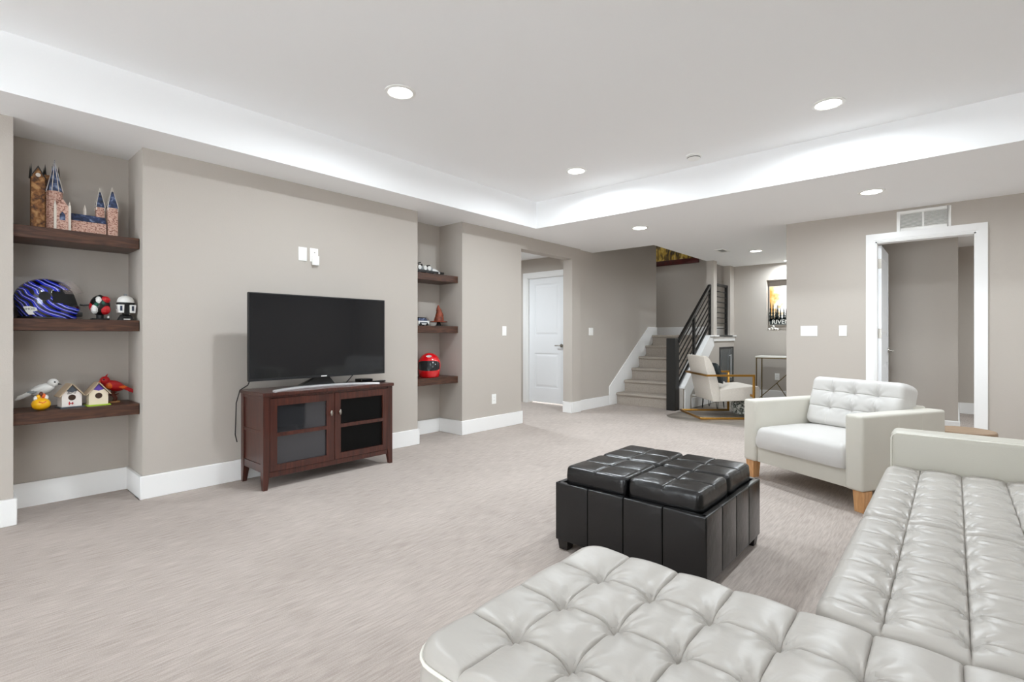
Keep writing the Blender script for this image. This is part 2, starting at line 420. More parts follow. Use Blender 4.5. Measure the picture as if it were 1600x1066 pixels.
# knee wall along the stairs, landing opening and its piers
g = G()
def ny(y): return 0.31 + 0.727 * (y - 7.26)
g.prism([(7.30, 0), (BY, 0), (BY, 1.10), (8.35, 1.10), (7.30, ny(7.30) - 0.02)], -3.15, -3.03, 'x')
g.box(-3.15, -3.03, 8.57, 8.722, 1.10, CZ).box(-3.15, -3.03, 9.41, BY, 1.10, CZ)
struct(g.build('wall_knee', WALL), 'greige knee wall beside the stairs with pier and railed opening', 'wall')
g = G().box(-3.15, -3.03, 6.58, BY, 2.5, 3.9).box(SW, -3.03, 6.46, 6.58, CZ + 0.42, 3.9)
struct(g.build('wall_stairwell', WALL), 'upper stairwell wall above the low ceiling', 'wall')
# wall with the open doorway, room behind it
DX0, DX1, DZ = -0.606, 0.156, 2.075
g = G()
g.box(-1.434, DX0, DY, DY + 0.12, 0, CZ).box(DX1, XR, DY, DY + 0.12, 0, CZ).box(DX0, DX1, DY, DY + 0.12, DZ, CZ)
g.box(-1.434, -1.31, DY + 0.12, BY, 0, CZ)
struct(g.build('wall_right', WALL), 'greige wall with the open doorway and return-air grille', 'wall')
g = G().box(-1.31, 0.037, 7.46, 7.58, 0, CZ).box(-0.08, 0.037, 7.58, BY, 0, CZ)
struct(g.build('wall_bedroom', WALL), 'greige wall seen through the open doorway', 'wall')
# room behind the camera
g = G(); WA, WB, WZ0, WZ1 = -3.9, -1.3, 0.12, 2.1  # opening in the right wall added to let fill light in
g.box(XR, XR + 0.15, YF, WA, 0, 2.9).box(XR, XR + 0.15, WB, BY, 0, 2.9).box(XR, XR + 0.15, WA, WB, 0, WZ0).box(XR, XR + 0.15, WA, WB, WZ1, 2.9)
struct(g.build('wall_east', WALL), 'greige wall on the far right behind the sofa', 'wall')
g = G(); VA, VB = -3.4, -0.4; y0, y1 = YF - 0.15, YF
g.box(-4.62, VA, y0, y1, 0, 2.9).box(VB, XR + 0.15, y0, y1, 0, 2.9).box(VA, VB, y0, y1, 0, WZ0).box(VA, VB, y0, y1, WZ1, 2.9)
struct(g.build('wall_front', WALL), 'greige wall with an added fill-light window behind the viewpoint', 'wall')
for k, (hw, loc, rz, lb) in enumerate((((VB - VA) / 2, ((VA + VB) / 2, YF - 0.07, WZ0), 0, 'added white framed window for fill light in the wall behind the viewpoint'), ((WB - WA) / 2, (XR + 0.07, (WA + WB) / 2, WZ0), PI / 2, 'added white framed window for fill light in the right wall behind the viewpoint'))):
    t = thing('window_%d' % (k + 1), lb, 'window', loc, rz, kind='structure'); H_ = WZ1 - WZ0  # unseen windows, added to bring fill light into the room
    G().box(-hw, -hw + 0.05, -0.04, 0.04, 0, H_).box(hw - 0.05, hw, -0.04, 0.04, 0, H_).box(-hw, hw, -0.04, 0.04, 0, 0.05).box(-hw, hw, -0.04, 0.04, H_ - 0.05, H_).box(-0.025, 0.025, -0.03, 0.03, 0.05, H_ - 0.05).build('window_frame', TRIM, t)

# ceilings
TX0, TX1, TY0, TY1 = -3.72, 2.4, -4.1, 4.66
g = G()
g.box(-4.62, TX0, YF, TY1, CZ, 2.82).box(TX1, XR, YF, TY1, CZ, 2.82).box(TX0, TX1, YF, TY0, CZ, 2.82)
g.box(-6.6, XR, TY1, 6.58, CZ, 2.82).box(-6.6, -4.62, 3.28, TY1, CZ, 2.82)
g.box(-3.15, XR, 6.58, BY, CZ, 2.5).box(-6.6, -4.30, 6.58, 8.65, CZ, 2.5)
struct(g.build('ceiling_soffit', CEIL), 'white dropped ceiling running around the tray and over the stairs side', 'ceiling')
struct(G().box(TX0 - 0.02, TX1 + 0.02, TY0 - 0.02, TY1 + 0.02, TZ, 2.84).build('ceiling', CEIL), 'white raised tray ceiling with recessed lights', 'ceiling')
struct(G().box(-6.6, -3.03, 6.46, BY + 0.2, 3.9, 4.0).build('ceiling_stairwell', CEIL), 'white ceiling high over the stair landing', 'ceiling')
g = G().box(-6.75, -6.6, 8.65, BY + 0.2, 1.13, 3.9)
struct(g.build('wall_landing', WALL), 'greige end wall of the upper landing', 'wall')

# baseboards
BH, BT = 0.157, 0.016
def baseboard(name, label, segs):
    g = G()
    for (x0, y0, x1, y1, s) in segs:      # s: outward side (+1/-1) along the other axis
        if abs(x1 - x0) < 1e-6:
            xa = x0; g.box(min(xa, xa + s * BT), max(xa, xa + s * BT), y0, y1, 0, BH)
        else:
            g.box(x0, x1, min(y0, y0 + s * BT), max(y0, y0 + s * BT), 0, BH)
    struct(g.build(name, TRIM, bevel=0.004, seg=1), label, 'baseboard')
baseboard('baseboard_left', 'white baseboard along the television wall and niches', [
    (W, YF, W, 0.274 + BT, 1), (W, 0.895 - BT, W, 3.213 + BT, 1), (W, 3.832 - BT, W, 4.85 + BT, 1),
    (-4.5, 0.274, -4.5, 0.895, 1), (-4.5, 3.213, -4.5, 3.832, 1),
    (-4.5 + BT, 0.274, W, 0.274, 1), (-4.5 + BT, 0.895, W, 0.895, -1), (-4.5 + BT, 3.213, W, 3.213, 1), (-4.5 + BT, 3.832, W, 3.832, -1)])
baseboard('baseboard_stairs', 'white baseboard around the hall corner beside the stairs', [
    (W, 5.98 - BT, W, 6.196, 1), (-4.271, 5.98, W, 5.98, -1), (SW, 6.196 + BT, SW, 7.06, 1)])
baseboard('baseboard_right', 'white baseboard along the wall with the open doorway', [
    (-1.434, DY, DX0 - 0.08, DY, -1), (DX1 + 0.08, DY, XR, DY, -1)])
baseboard('baseboard_back', 'white baseboard along the far wall under the console table', [
    (-3.03 + BT, BY, -1.434, BY, -1), (-3.03, 7.60, -3.03, BY, 1)])
baseboard('baseboard_bedroom', 'white baseboard in the room through the open doorway', [
    (-1.31, 7.46, 0.037 + BT, 7.46, -1), (0.037, 7.46, 0.037, BY, 1), (0.037 + BT, BY, XR, BY, -1)])

# ------------------------------------------------------------------ stairs
RISE, RUN, NY0 = 0.1885, 0.258, 7.26
t = thing('staircase', 'flight of beige carpeted stairs rising between white skirt boards', 'stairs', (-3.65, 7.28, 0), kind='structure')
X0, X1 = SW + 0.018, -3.15
def L(p, base): return (p[0] - base[0], p[1] - base[1], p[2] - base[2])
stepmesh = None
for k in range(6):
    yb = NY0 + k * RUN; z1 = RISE * (k + 1)
    if stepmesh is None:
        nose = [(0.03, -RISE), (0.03, -0.045), (0.012, -0.043), (0.003, -0.034), (0, -0.022), (0.003, -0.010), (0.012, -0.002), (0.024, 0), (RUN + 0.05, 0), (RUN + 0.05, -RISE)]
        g = G().prism(list(reversed([(y - 0.0, z) for y, z in nose])), X0 + 3.65, X1 + 3.65, 'x')
        so = g.build('step', STAIRC, t, smooth=True); stepmesh = so
    else:
        so = stepmesh.copy(); COL.objects.link(so); so.parent = t
    so.location = (0, yb - 7.28, z1 - 0.0005 * k)
LZ = 6 * RISE
o = G().box(-6.6 + 3.65, X1 + 3.65, 8.77 - 7.28, BY - 7.28, LZ - 0.1, LZ - 0.004).box(SW + 3.65, X1 + 3.65, NY0 + 5 * RUN + 0.3 - 7.28, 8.77 - 7.28, LZ - 0.1, LZ - 0.004).build('landing', STAIRC, t)

g = G()
def sk(y): return 0.335 + 0.70 * (y - 7.06)
g.prism([(7.06, 0), (7.30, 0), (8.77, LZ), (8.77, 1.272), (8.42, 1.272), (7.06, 0.30)], SW, SW + 0.018, 'x')
struct(g.build('trim_1', TRIM, bevel=0.003, seg=1), 'white sloping skirt board on the left side of the stairs', 'trim')
g = G()
g.prism([(7.345, 0.0), (7.53, 0.0), (7.53, 0.20), (8.55, 0.95), (8.50, 1.112), (8.36, 1.112), (7.345, ny(7.345) - 0.01)], -3.03, -3.012, 'x')
g.prism([(7.30, ny(7.30) - 0.02), (8.35, 1.10), (8.35, 1.124), (7.30, ny(7.30) + 0.002)], -3.165, -3.005, 'x')
struct(g.build('trim_2', TRIM, bevel=0.002, seg=1), 'white sloping skirt board below the black stair railing', 'trim')
g = G().box(-3.165, -2.995, 8.35, 8.57, 1.10, 1.122).box(-3.165, -2.985, 8.722, 9.41, 1.10, 1.122).box(-3.03, -2.985, 8.50, BY, 1.10, 1.122).box(-3.03, -3.012, 8.50, BY, 1.02, 1.10)
struct(g.build('trim_3', TRIM, bevel=0.002, seg=1), 'white sill cap on the knee wall below the landing railing', 'trim')
g = G().box(-6.6, -3.15, BY - BT, BY, LZ, LZ + BH)
struct(g.build('baseboard_landing', TRIM), 'white baseboard on the stair landing', 'baseboard')

# stair railing
t = thing('stair_railing', 'black metal stair railing with square newel post at the bottom step', 'railing', (-3.15, 7.21, 0))
B = (-3.15, 7.21, 0)
G().box(-0.07, 0.07, -0.07, 0.07, 0, 1.075).build('newel_post', BLACKM, t, bevel=0.004, seg=1)
RX = 0.06
def rl(y, off): return ny(y + 7.21) + off
yA, yB = 0.05, 1.345
for nm, off, w_, h_ in [('top_rail', 0.71, 0.045, 0.04), ('bottom_rail', 0.055, 0.03, 0.03)]:
    G().bar((RX, yA, rl(yA, off)), (RX, yB, rl(yB, off)), w_, h_).build(nm, BLACKM, t)
for k in range(5):
    off = 0.055 + (0.71 - 0.055) * (k + 1) / 6
    G().bar((RX, yA, rl(yA, off)), (RX, yB, rl(yB, off)), 0.014, 0.014).build('bar', BLACKM, t)
for yy in (0.66, 1.36):
    G().box(RX - 0.02, RX + 0.02, yy - 0.02, yy + 0.02, rl(yy, 0.0) + 0.003 if yy < 1 else 1.124, rl(yy, 0.71)).build('post', BLACKM, t)
t = thing('landing_railing', 'short black metal railing filling the opening on the landing', 'railing', (-3.09, 9.06, 1.122))
G().box(-0.02, 0.02, 0.29, 0.34, 0.0, 0.90).build('post', BLACKM, t)
G().box(-0.02, 0.02, -0.335, 0.345, 0.86, 0.90).build('top_rail', BLACKM, t)
for k in range(8):
    z = 0.12 + k * 0.092
    G().box(-0.007, 0.007, -0.335, 0.29, z - 0.007, z + 0.007).build('bar', BLACKM, t)

# ------------------------------------------------------------------ doors
def casing(name, label, x0, x1, z1, yf, cw=0.08, ct=0.018):
    g = G()
    bw = 0.016
    for a, b, c_, d_ in ((x0 - cw, x0 - bw, x0 - bw, x0), (x1 + bw, x1 + cw, x1, x1 + bw)):
        g.box(a, b, yf - ct, yf, 0, z1 + cw); g.box(c_, d_, yf - ct * 0.6, yf, 0, z1 + bw)
    g.box(x0 - bw, x1 + bw, yf - ct, yf, z1 + bw, z1 + cw); g.box(x0, x1, yf - ct * 0.6, yf, z1, z1 + bw)
    # jamb lining
    g.box(x0 - 0.001, x0 + 0.012, yf, yf + 0.12, 0, z1).box(x1 - 0.012, x1 + 0.001, yf, yf + 0.12, 0, z1).box(x0, x1, yf, yf + 0.12, z1 - 0.012, z1 + 0.001)
    struct(g.build(name, TRIM), label, 'trim')
casing('trim_4', 'white door casing around the closed hall door', -5.345, -4.60, 2.075, HY)
casing('trim_5', 'white door casing around the open doorway', DX0, DX1, DZ, DY)
def door_slab(parent, wd, hgt, th=0.035):
    # local: x 0..wd, y 0..th (front at y=0), z 0..hgt ; two moulded panels on the front
    st = 0.115
    rails = [(0, 0.235), (0.80, 1.09), (hgt - 0.115, hgt)]
    g = G().box(0, wd, 0.008, th - 0.008, 0, hgt)
    for ya, yb in ((0, 0.008), (th - 0.008, th)):
        g.box(0, st, ya, yb, 0, hgt).box(wd - st, wd, ya, yb, 0, hgt)
        for a, b in rails: g.box(st, wd - st, ya, yb, a, b)
    g.build('slab', DOORW, parent)
    for a, b in ((0.235, 0.80), (1.09, hgt - 0.115)):
        G().frustum((st + 0.018, wd - st - 0.018, a + 0.018, b - 0.018, -0.0085), (st + 0.05, wd - st - 0.05, a + 0.05, b - 0.05, -0.0005),
                    Matrix(((1, 0, 0, 0), (0, 0, -1, 0), (0, 1, 0, 0), (0, 0, 0, 1)))).build('panel', DOORW, parent)
t = thing('door_1', 'closed white two-panel door at the end of the small hall', 'door', (-5.33, HY + 0.04, 0.026), kind='structure')
door_slab(t, 0.715, 2.045)
h = G().cyl((0.66, 0, 0.93), (0.66, -0.012, 0.93), 0.028, n=20).cyl((0.66, -0.012, 0.93), (0.66, -0.05, 0.93), 0.01, n=10).build('handle_rose', NICKEL, t, smooth=True)
G().tube([(0.66, -0.048, 0.93), (0.62, -0.052, 0.93), (0.56, -0.05, 0.928)], 0.009).build('lever', NICKEL, h, smooth=True)
t = thing('door_2', 'white door swung open into the room past the doorway', 'door', (-0.566, DY + 0.115, 0.012), PI / 2, kind='structure')
door_slab(t, 0.74, 2.04)
h = G().cyl((0.68, 0, 0.93), (0.68, -0.012, 0.93), 0.028, n=20).cyl((0.68, -0.012, 0.93), (0.68, -0.05, 0.93), 0.01, n=10).build('handle_rose', NICKEL, t, smooth=True)
G().tube([(0.68, -0.048, 0.93), (0.63, -0.052, 0.93), (0.57, -0.05, 0.928)], 0.009).build('lever', NICKEL, h, smooth=True)
for z in (0.22, 1.07, 1.80):
    G().box(-0.003, 0.0, 0.001, 0.034, z, z + 0.1).cyl((-0.008, 0.038, z), (-0.008, 0.038, z + 0.1), 0.006, n=10).build('hinge', NICKEL, t)

# ------------------------------------------------------------------ ceiling fittings
def downlight(x, y, z, power, label, group, name='recessed_light', r=0.082):
    t = thing(name, label, 'light', (x, y, z), group=group)
    G().lathe([(r + 0.018, 0), (r + 0.018, -0.004), (r, -0.009), (r - 0.006, -0.006), (r - 0.006, 0)], n=36).build('trim_ring', PLATE, t, smooth=True)
    G().lathe([(0.001, -0.0035), (r - 0.006, -0.0035), (r - 0.006, -0.001), (0.001, -0.001)], n=36).build('lens', LENS, t)
    ld = bpy.data.lights.new('led', 'AREA'); ld.shape = 'DISK'; ld.size = 2 * r - 0.02; ld.energy = power; ld.color = (0.865, 0.943, 1.0); ld.spread = math.radians(172)
    lo = bpy.data.objects.new('led', ld); COL.objects.link(lo); lo.parent = t; lo.location = (0, 0, -0.011)
    return t
gt = 'recessed lights in the tray ceiling'; gs = 'recessed lights in the low ceiling'
downlight(-2.71, 1.975, TZ, TRAY_W, 'round recessed light in the tray ceiling, leftmost and nearest the television wall', gt)
downlight(-0.645, 4.01, TZ, TRAY_W, 'round recessed light in the tray ceiling at the right, above the armchair', gt)
downlight(-2.725, 4.03, TZ, TRAY_W, 'round recessed light in the tray ceiling, between the other two tray lights', gt)
for x, y, wh in ((-0.64, 1.975, 'above the black ottoman'), (-2.71, -0.06, 'near the left wall behind the viewpoint'), (-0.64, -0.06, 'above the viewpoint'), (1.43, 1.975, 'above the sofa back'), (1.43, 4.0, 'right of the armchair'), (1.43, -0.06, 'near the right wall behind the viewpoint')):
    downlight(x, y, TZ, TRAY_W * 0.20, 'recessed tray light outside the view, ' + wh, gt)
downlight(-2.77, 5.42, CZ, SOFFIT_W, 'round recessed light in the low ceiling in front of the stairs', gs)
downlight(-0.545, 5.42, CZ, SOFFIT_W, 'round recessed light in the low ceiling near the return-air grille', gs)
downlight(-2.215, 8.02, CZ, SOFFIT_W, 'round recessed light in the low ceiling beyond the stair railing', gs)
downlight(1.6, 5.42, CZ, SOFFIT_W, 'round recessed low-ceiling light outside the view', gs)
downlight(-2.10, 9.36, CZ, 16.0, 'small recessed spotlight shining down on the poster niche', gs, r=0.05)
downlight(-5.3, 5.2, CZ, SOFFIT_W * 2.0, 'recessed hall light outside the view', gs)
downlight(1.3, 7.6, CZ, SOFFIT_W * 3.0, 'recessed light in the adjoining room outside the view', gs)
downlight(-5.2, 9.1, 3.9, SOFFIT_W * 0.7, 'recessed landing light outside the view', gs)

t = thing('smoke_detector', 'round white smoke detector on the tray ceiling', 'smoke detector', (-1.718, 4.373, TZ))
G().lathe([(0.066, 0), (0.066, -0.012), (0.001, -0.012)], n=32).build('base_ring', PLATE, t, smooth=True)
G().lathe([(0.052, -0.012), (0.054, -0.02), (0.054, -0.03), (0.044, -0.038), (0.001, -0.04)], n=32).build('cover', PLATE, t, smooth=True)
G().lathe([(0.0545, -0.021), (0.0555, -0.021), (0.0555, -0.026), (0.0545, -0.026)], n=32).build('sensing_slot', BLACKP, t)
t = thing('ceiling_vent', 'small white air vent in the low ceiling by the stairwell', 'vent', (-2.585, 7.67, CZ))
g = G().box(-0.07, 0.07, -0.14, -0.12, -0.008, 0).box(-0.07, 0.07, 0.12, 0.14, -0.008, 0).box(-0.07, -0.05, -0.12, 0.12, -0.008, 0).box(0.05, 0.07, -0.12, 0.12, -0.008, 0)
g.build('frame', PLATE, t); G().box(-0.05, 0.05, -0.12, 0.12, -0.001, 0).build('backing', DARKIN, t)
for k in range(6): G().bar((-0.04 + k * 0.016, -0.12, -0.004), (-0.04 + k * 0.016, 0.12, -0.004), 0.008, 0.002, up=(0.5, 0, 1)).build('slat', PLATE, t)
t = thing('return_air_grille', 'white two-part return-air grille above the open doorway', 'vent', (-0.225, DY, 2.155))
g = G()
for a, b, c_, d_ in [(-0.207, -0.178, 0, 0.2), (0.178, 0.207, 0, 0.2), (-0.178, 0.178, 0, 0.028), (-0.178, 0.178, 0.172, 0.2), (-0.008, 0.008, 0.028, 0.172)]: g.box(a, b, -0.012, 0, c_, d_)
g.build('frame', PLATE, t, bevel=0.0015, seg=1); G().box(-0.178, 0.178, -0.002, 0, 0.028, 0.172).build('backing', DARKIN, t)
sl = None
for half in (-0.093, 0.093):
    for k in range(12):
        z = 0.034 + k * 0.012
        if sl is None: sl = G().bar((-0.085, 0, 0), (0.085, 0, 0), 0.013, 0.0015, up=(0, 0.75, 1)).build('louver', PLATE, t); q = sl
        else: q = sl.copy(); COL.objects.link(q)
        q.parent = t; q.location = (half, -0.006, z)

# ------------------------------------------------------------------ wall plates
def plate(name, label, cat, loc, rotz, gangs, kind, wd=None):
    # local: plate lies in x-z, front towards -y
    t = thing(name, label, cat, loc, rotz)
    wd = wd or (0.072 + 0.046 * (gangs - 1)); hh = 0.0575
    G().box(-wd / 2, wd / 2, -0.006, 0, -hh, hh).build('cover_plate', PLATE, t, bevel=0.002, seg=2)
    for k in range(gangs):
        x = (k - (gangs - 1) / 2) * 0.046
        if kind == 'switch':
            r_ = G().box(x - 0.0165, x + 0.0165, -0.0085, -0.006, -0.033, 0.033).build('rocker', PLATE, t, bevel=0.001, seg=1)
        elif kind == 'outlet':
            for z in (-0.02, 0.02):
                s_ = G().box(x - 0.0165, x + 0.0165, -0.0075, -0.006, z - 0.0145, z + 0.0145).build('socket', PLATE, t, bevel=0.001, seg=1)
                G().box(x - 0.007, x - 0.005, -0.008, -0.0074, z - 0.002, z + 0.007).box(x + 0.005, x + 0.007, -0.008, -0.0074, z - 0.002, z + 0.007).build('slot', BLACKP, s_)
    return t
RW = PI / 2   # front towards +X
plate('blank_plate', 'blank white wall plate above the television', 'wall plate', (W, 2.005, 1.795), RW, 1, 'blank')
t = plate('media_plate', 'white wall plate above the television with a small plug-in box', 'wall plate', (W, 2.105, 1.797), RW, 1, 'blank')
G().box(-0.024, 0.032, -0.034, -0.006, -0.088, -0.008).build('plug_in_box', PLATE, t, bevel=0.003)
G().cyl((0.003, -0.006, 0.022), (0.003, -0.010, 0.022), 0.005, n=12).build('jack', NICKEL, t)
plate('light_switch', 'white rocker switch on the wall left of the hall opening', 'switch', (W, 4.53, 1.168), RW, 1, 'switch')
plate('wall_outlet', 'white outlet low on the wall right of the shelf niche', 'outlet', (W, 4.346, 0.356), RW, 1, 'outlet')
plate('light_switch', 'white double switch on the wall beside the stairs', 'switch', (SW, 6.53, 1.175), RW, 2, 'switch')
plate('light_switch', 'white triple rocker switch on the wall left of the open doorway', 'switch', (-1.208, DY, 1.161), 0, 3, 'switch')
plate('light_switch', 'white single rocker switch right next to the open doorway', 'switch', (-0.89, DY, 1.161), 0, 1, 'switch')
plate('wall_outlet', 'white outlet on the far wall under the console table', 'outlet', (-2.31, BY, 0.40), 0, 1, 'outlet')

# ------------------------------------------------------------------ floating shelves
def shelf(loc, label, g_):
    t = thing('floating_shelf', label, 'shelf', loc, group=g_)
    G().box(0, 0.318, 0.001, 0.616, 0, 0.073).build('board', SHELFW, t, bevel=0.002, seg=1)
    return t
SX = -4.499
SZ = (1.697, 1.137, 0.570)
for z, lb in zip(SZ, ('top dark wood shelf in the left niche, holding a model castle', 'middle dark wood shelf in the left niche, holding the blue helmet', 'bottom dark wood shelf in the left niche, holding birdhouses')):
    shelf((SX, 0.2755, z), lb, 'floating wood shelves')
for z, lb in zip(SZ, ('top dark wood shelf in the right niche, holding a grey model vehicle', 'middle dark wood shelf in the right niche, holding a brown pointed hat', 'bottom dark wood shelf in the right niche, holding the red helmet')):
    shelf((SX, 3.2145, z + (0.004 if z > 0.6 else 0.012)), lb, 'floating wood shelves')

def wp(o, t):
    """a part built in room coordinates under an unrotated thing"""
    o.location = -t.location
    return o

# ------------------------------------------------------------------ television stand
t = thing('tv_stand', 'dark cherry media cabinet with two glass-paned doors under the television', 'cabinet', (-3.86, 2.05, 0))
FX, BX, YA, YB, ZT = -3.675, -4.075, 1.505, 2.595, 0.697
wp(G().box(BX, FX + 0.015, YA - 0.008, YB + 0.008, ZT - 0.026, ZT).build('top', CHERRY, t, bevel=0.003, seg=1), t)
for yy, s in ((YA, 1), (YB, -1)):
    for xx, sx in ((FX, -1), (BX, 1)):
        a, b = sorted((yy, yy + s * 0.046)); c_, d_ = sorted((xx, xx + sx * 0.046))
        a2, b2 = sorted((yy, yy + s * 0.03)); c2, d2 = sorted((xx, xx + sx * 0.03))
        g = G().box(c_, d_, a, b, 0.115, ZT - 0.026).frustum((c2, d2, a2, b2, 0), (c_, d_, a, b, 0.115))
        wp(g.build('leg', CHERRY, t), t)
for yy, s in ((YA, 1), (YB, -1)):
    ya, yb = sorted((yy + s * 0.010, yy + s * 0.022))
    g = G().box(BX + 0.046, FX - 0.046, ya, yb, 0.12, ZT - 0.026)
    wp(g.build('side_panel', CHERRY, t), t)
    ya, yb = sorted((yy + s * 0.004, yy + s * 0.012))
    for za, zb in ((0.125, 0.18), (0.395, 0.42), (0.645, 0.671)):
        wp(G().box(BX + 0.046, FX - 0.046, ya, yb, za, zb).build('side_rail', CHERRY, t, bevel=0.001, seg=1), t)
wp(G().box(FX - 0.03, FX - 0.006, YA + 0.046, YB - 0.046, 0.085, 0.125).build('bottom_rail', CHERRY, t, bevel=0.002, seg=1), t)
wp(G().box(FX - 0.03, FX - 0.006, YA + 0.046, YB - 0.046, 0.655, ZT - 0.026).build('top_rail', CHERRY, t), t)
wp(G().box(FX - 0.03, FX - 0.004, 2.038, 2.052, 0.125, 0.655).build('centre_stile', CHERRY, t), t)
wp(G().box(BX + 0.01, FX - 0.03, YA + 0.02, YB - 0.02, 0.115, 0.135).build('bottom_board', CHERRY, t), t)
wp(G().box(BX + 0.012, FX - 0.05, YA + 0.03, YB - 0.03, 0.395, 0.412).build('inner_shelf', CHERRY, t), t)
wp(G().box(BX + 0.004, BX + 0.010, YA + 0.03, YB - 0.03, 0.12, ZT - 0.03).build('back_panel', DARKIN, t), t)
PANE_L = mat('reflective_cabinet_glass', '#55565a', 0.05, metal=0.75, bump=0.001)
PANE_R = mat('black_cabinet_panel', '#050505', 0.5, bump=0.02, spec=0.15)
for (ya, yb, pm, ky_) in ((1.553, 2.036, PANE_L, 2.017), (2.054, 2.547, PANE_R, 2.092)):
    za, zb = 0.127, 0.653; sw_ = 0.05
    g = G()
    X_0, X_1 = FX - 0.022, FX + 0.001
    g.box(X_0, X_1, ya, ya + sw_, za, zb).box(X_0, X_1, yb - sw_, yb, za, zb)
    for a, b in ((za, za + 0.045), (0.375, 0.402), (zb - 0.055, zb)): g.box(X_0, X_1, ya + sw_, yb - sw_, a, b)
    d = wp(g.build('door', CHERRY, t), t)
    for a, b in ((za + 0.045, 0.375), (0.402, zb - 0.055)):
        G().box(X_0 + 0.004, X_0 + 0.008, ya + sw_ - 0.003, yb - sw_ + 0.003, a - 0.003, b + 0.003).build('pane', pm, d)
    k_ = G().cyl((X_1, ky_, 0.50), (X_1 + 0.014, ky_, 0.50), 0.005, n=10).ell((X_1 + 0.018, ky_, 0.50), (0.007, 0.010, 0.022)).build('knob', NICKEL, d, smooth=True)

# ------------------------------------------------------------------ television
t = thing('television', 'large flat black television standing on the cherry cabinet', 'television', (-3.83, 2.04, ZT))
TVX = -3.82; y0, y1, z0, z1 = 1.460, 2.615, 0.772, 1.423
g = G().box(TVX - 0.028, TVX - 0.004, y0, y1, z0, z1).box(TVX - 0.06, TVX - 0.028, y0 + 0.12, y1 - 0.12, z0 + 0.05, z1 - 0.25)
wp(g.build('back_housing', BLACKP, t, bevel=0.004, seg=1), t)
g = G()
g.box(TVX - 0.006, TVX, y0, y1, z1 - 0.009, z1).box(TVX - 0.006, TVX, y0, y1, z0, z0 + 0.018).box(TVX - 0.006, TVX, y0, y0 + 0.009, z0 + 0.018, z1 - 0.009).box(TVX - 0.006, TVX, y1 - 0.009, y1, z0 + 0.018, z1 - 0.009)
wp(g.build('bezel', BEZEL, t), t)
wp(G().box(TVX - 0.005, TVX - 0.0015, y0 + 0.009, y1 - 0.009, z0 + 0.018, z1 - 0.009).build('screen', SCREEN, t), t)
wp(G().box(TVX - 0.001, TVX + 0.0008, 2.015, 2.065, z0 + 0.006, z0 + 0.013).build('logo_mark', PLATE, t), t)
g = G().frustum((TVX - 0.10, TVX - 0.02, 1.87, 2.15, ZT + 0.016), (TVX - 0.05, TVX - 0.018, 1.97, 2.10, ZT + 0.075)).box(TVX - 0.045, TVX - 0.03, 1.97, 2.10, ZT + 0.075, z0 + 0.10)
wp(g.build('neck', BLACKP, t, bevel=0.003, seg=1), t)
pts_f = [(-3.655 - 0.155 * math.sin(PI * k / 16) ** 0.75, 1.575 + 0.87 * k / 16) for k in range(17)]
poly = [(x + 0.014, y) for x, y in pts_f] + [(x - 0.030 - 0.02 * math.sin(PI * k / 16), y) for k, (x, y) in reversed(list(enumerate(pts_f)))]
wp(G().prism(poly, ZT, ZT + 0.016, 'z').build('foot', SILVER, t, bevel=0.003, seg=2), t)
t = thing('media_box', 'small black streaming box behind the right end of the television foot', 'electronics', (-3.97, 2.50, ZT))
G().box(-0.05, 0.05, -0.06, 0.06, 0, 0.026).build('case', BLACKP, t, bevel=0.004)
G().box(0.05, 0.0505, -0.05, 0.05, 0.005, 0.02).build('front_window', SCREEN, t)
t = thing('remote_control', 'black remote control at the right end of the cherry cabinet', 'remote', (-3.80, 2.545, ZT), 1.9)
G().box(-0.07, 0.07, -0.019, 0.019, 0, 0.016).build('case', BLACKP, t, bevel=0.006)
G().box(-0.05, 0.04, -0.011, 0.011, 0.0155, 0.0175).build('buttons', BEZEL, t, bevel=0.001)
o = G().tube([(-3.87, 1.50, 0.80), (-3.92, 1.495, 0.74), (-4.0, 1.47, 0.70), (-4.05, 1.462, 0.60), (-4.055, 1.46, 0.45), (-4.07, 1.462, 0.36), (-4.085, 1.48, 0.30)], 0.004).build('power_cable', BLACKP, smooth=True)
tag(o, 'thin black cable hanging down the left side of the cherry cabinet', 'cable')
o = G().tube([(-3.875, 2.36, 0.80), (-3.90, 2.33, 0.75), (-3.93, 2.30, 0.702), (-4.02, 2.33, 0.700)], 0.004).build('video_cable', BLACKP, smooth=True)
tag(o, 'thin black cable under the right half of the television', 'cable')

# ------------------------------------------------------------------ ottoman
OX0, OX1, OY0, OY1 = -1.553, -0.773, 2.105, 2.875
ocx, ocy = (OX0 + OX1) / 2, (OY0 + OY1) / 2
t = thing('ottoman', 'square black leather storage ottoman with four tray-top cushions', 'ottoman', (ocx, ocy, 0))
hx, hy = (OX1 - OX0) / 2, (OY1 - OY0) / 2
OZ0, OZ1 = 0.05, 0.345
G().box(-hx + 0.01, hx - 0.01, -hy + 0.01, hy - 0.01, OZ0, OZ1 - 0.03).build('body', SEAML, t)
pm = None
for side in range(4):
    R4 = Matrix.Rotation(side * PI / 2, 4, 'Z')
    half, dep = (hx, hy) if side % 2 == 0 else (hy, hx)
    wv = 2 * half / 4
    for k in range(4):
        xa = -half + k * wv
        g = G().box(xa + 0.0008, xa + wv - 0.0008, -dep, -dep + 0.03, OZ0, OZ1, R4)
        g.build('side_panel', BLACKL, t, bevel=0.007, seg=3)
G().box(-hx + 0.028, hx - 0.028, -hy + 0.028, hy - 0.028, OZ1 - 0.035, OZ1 - 0.02).build('tray_floor', SEAML, t)
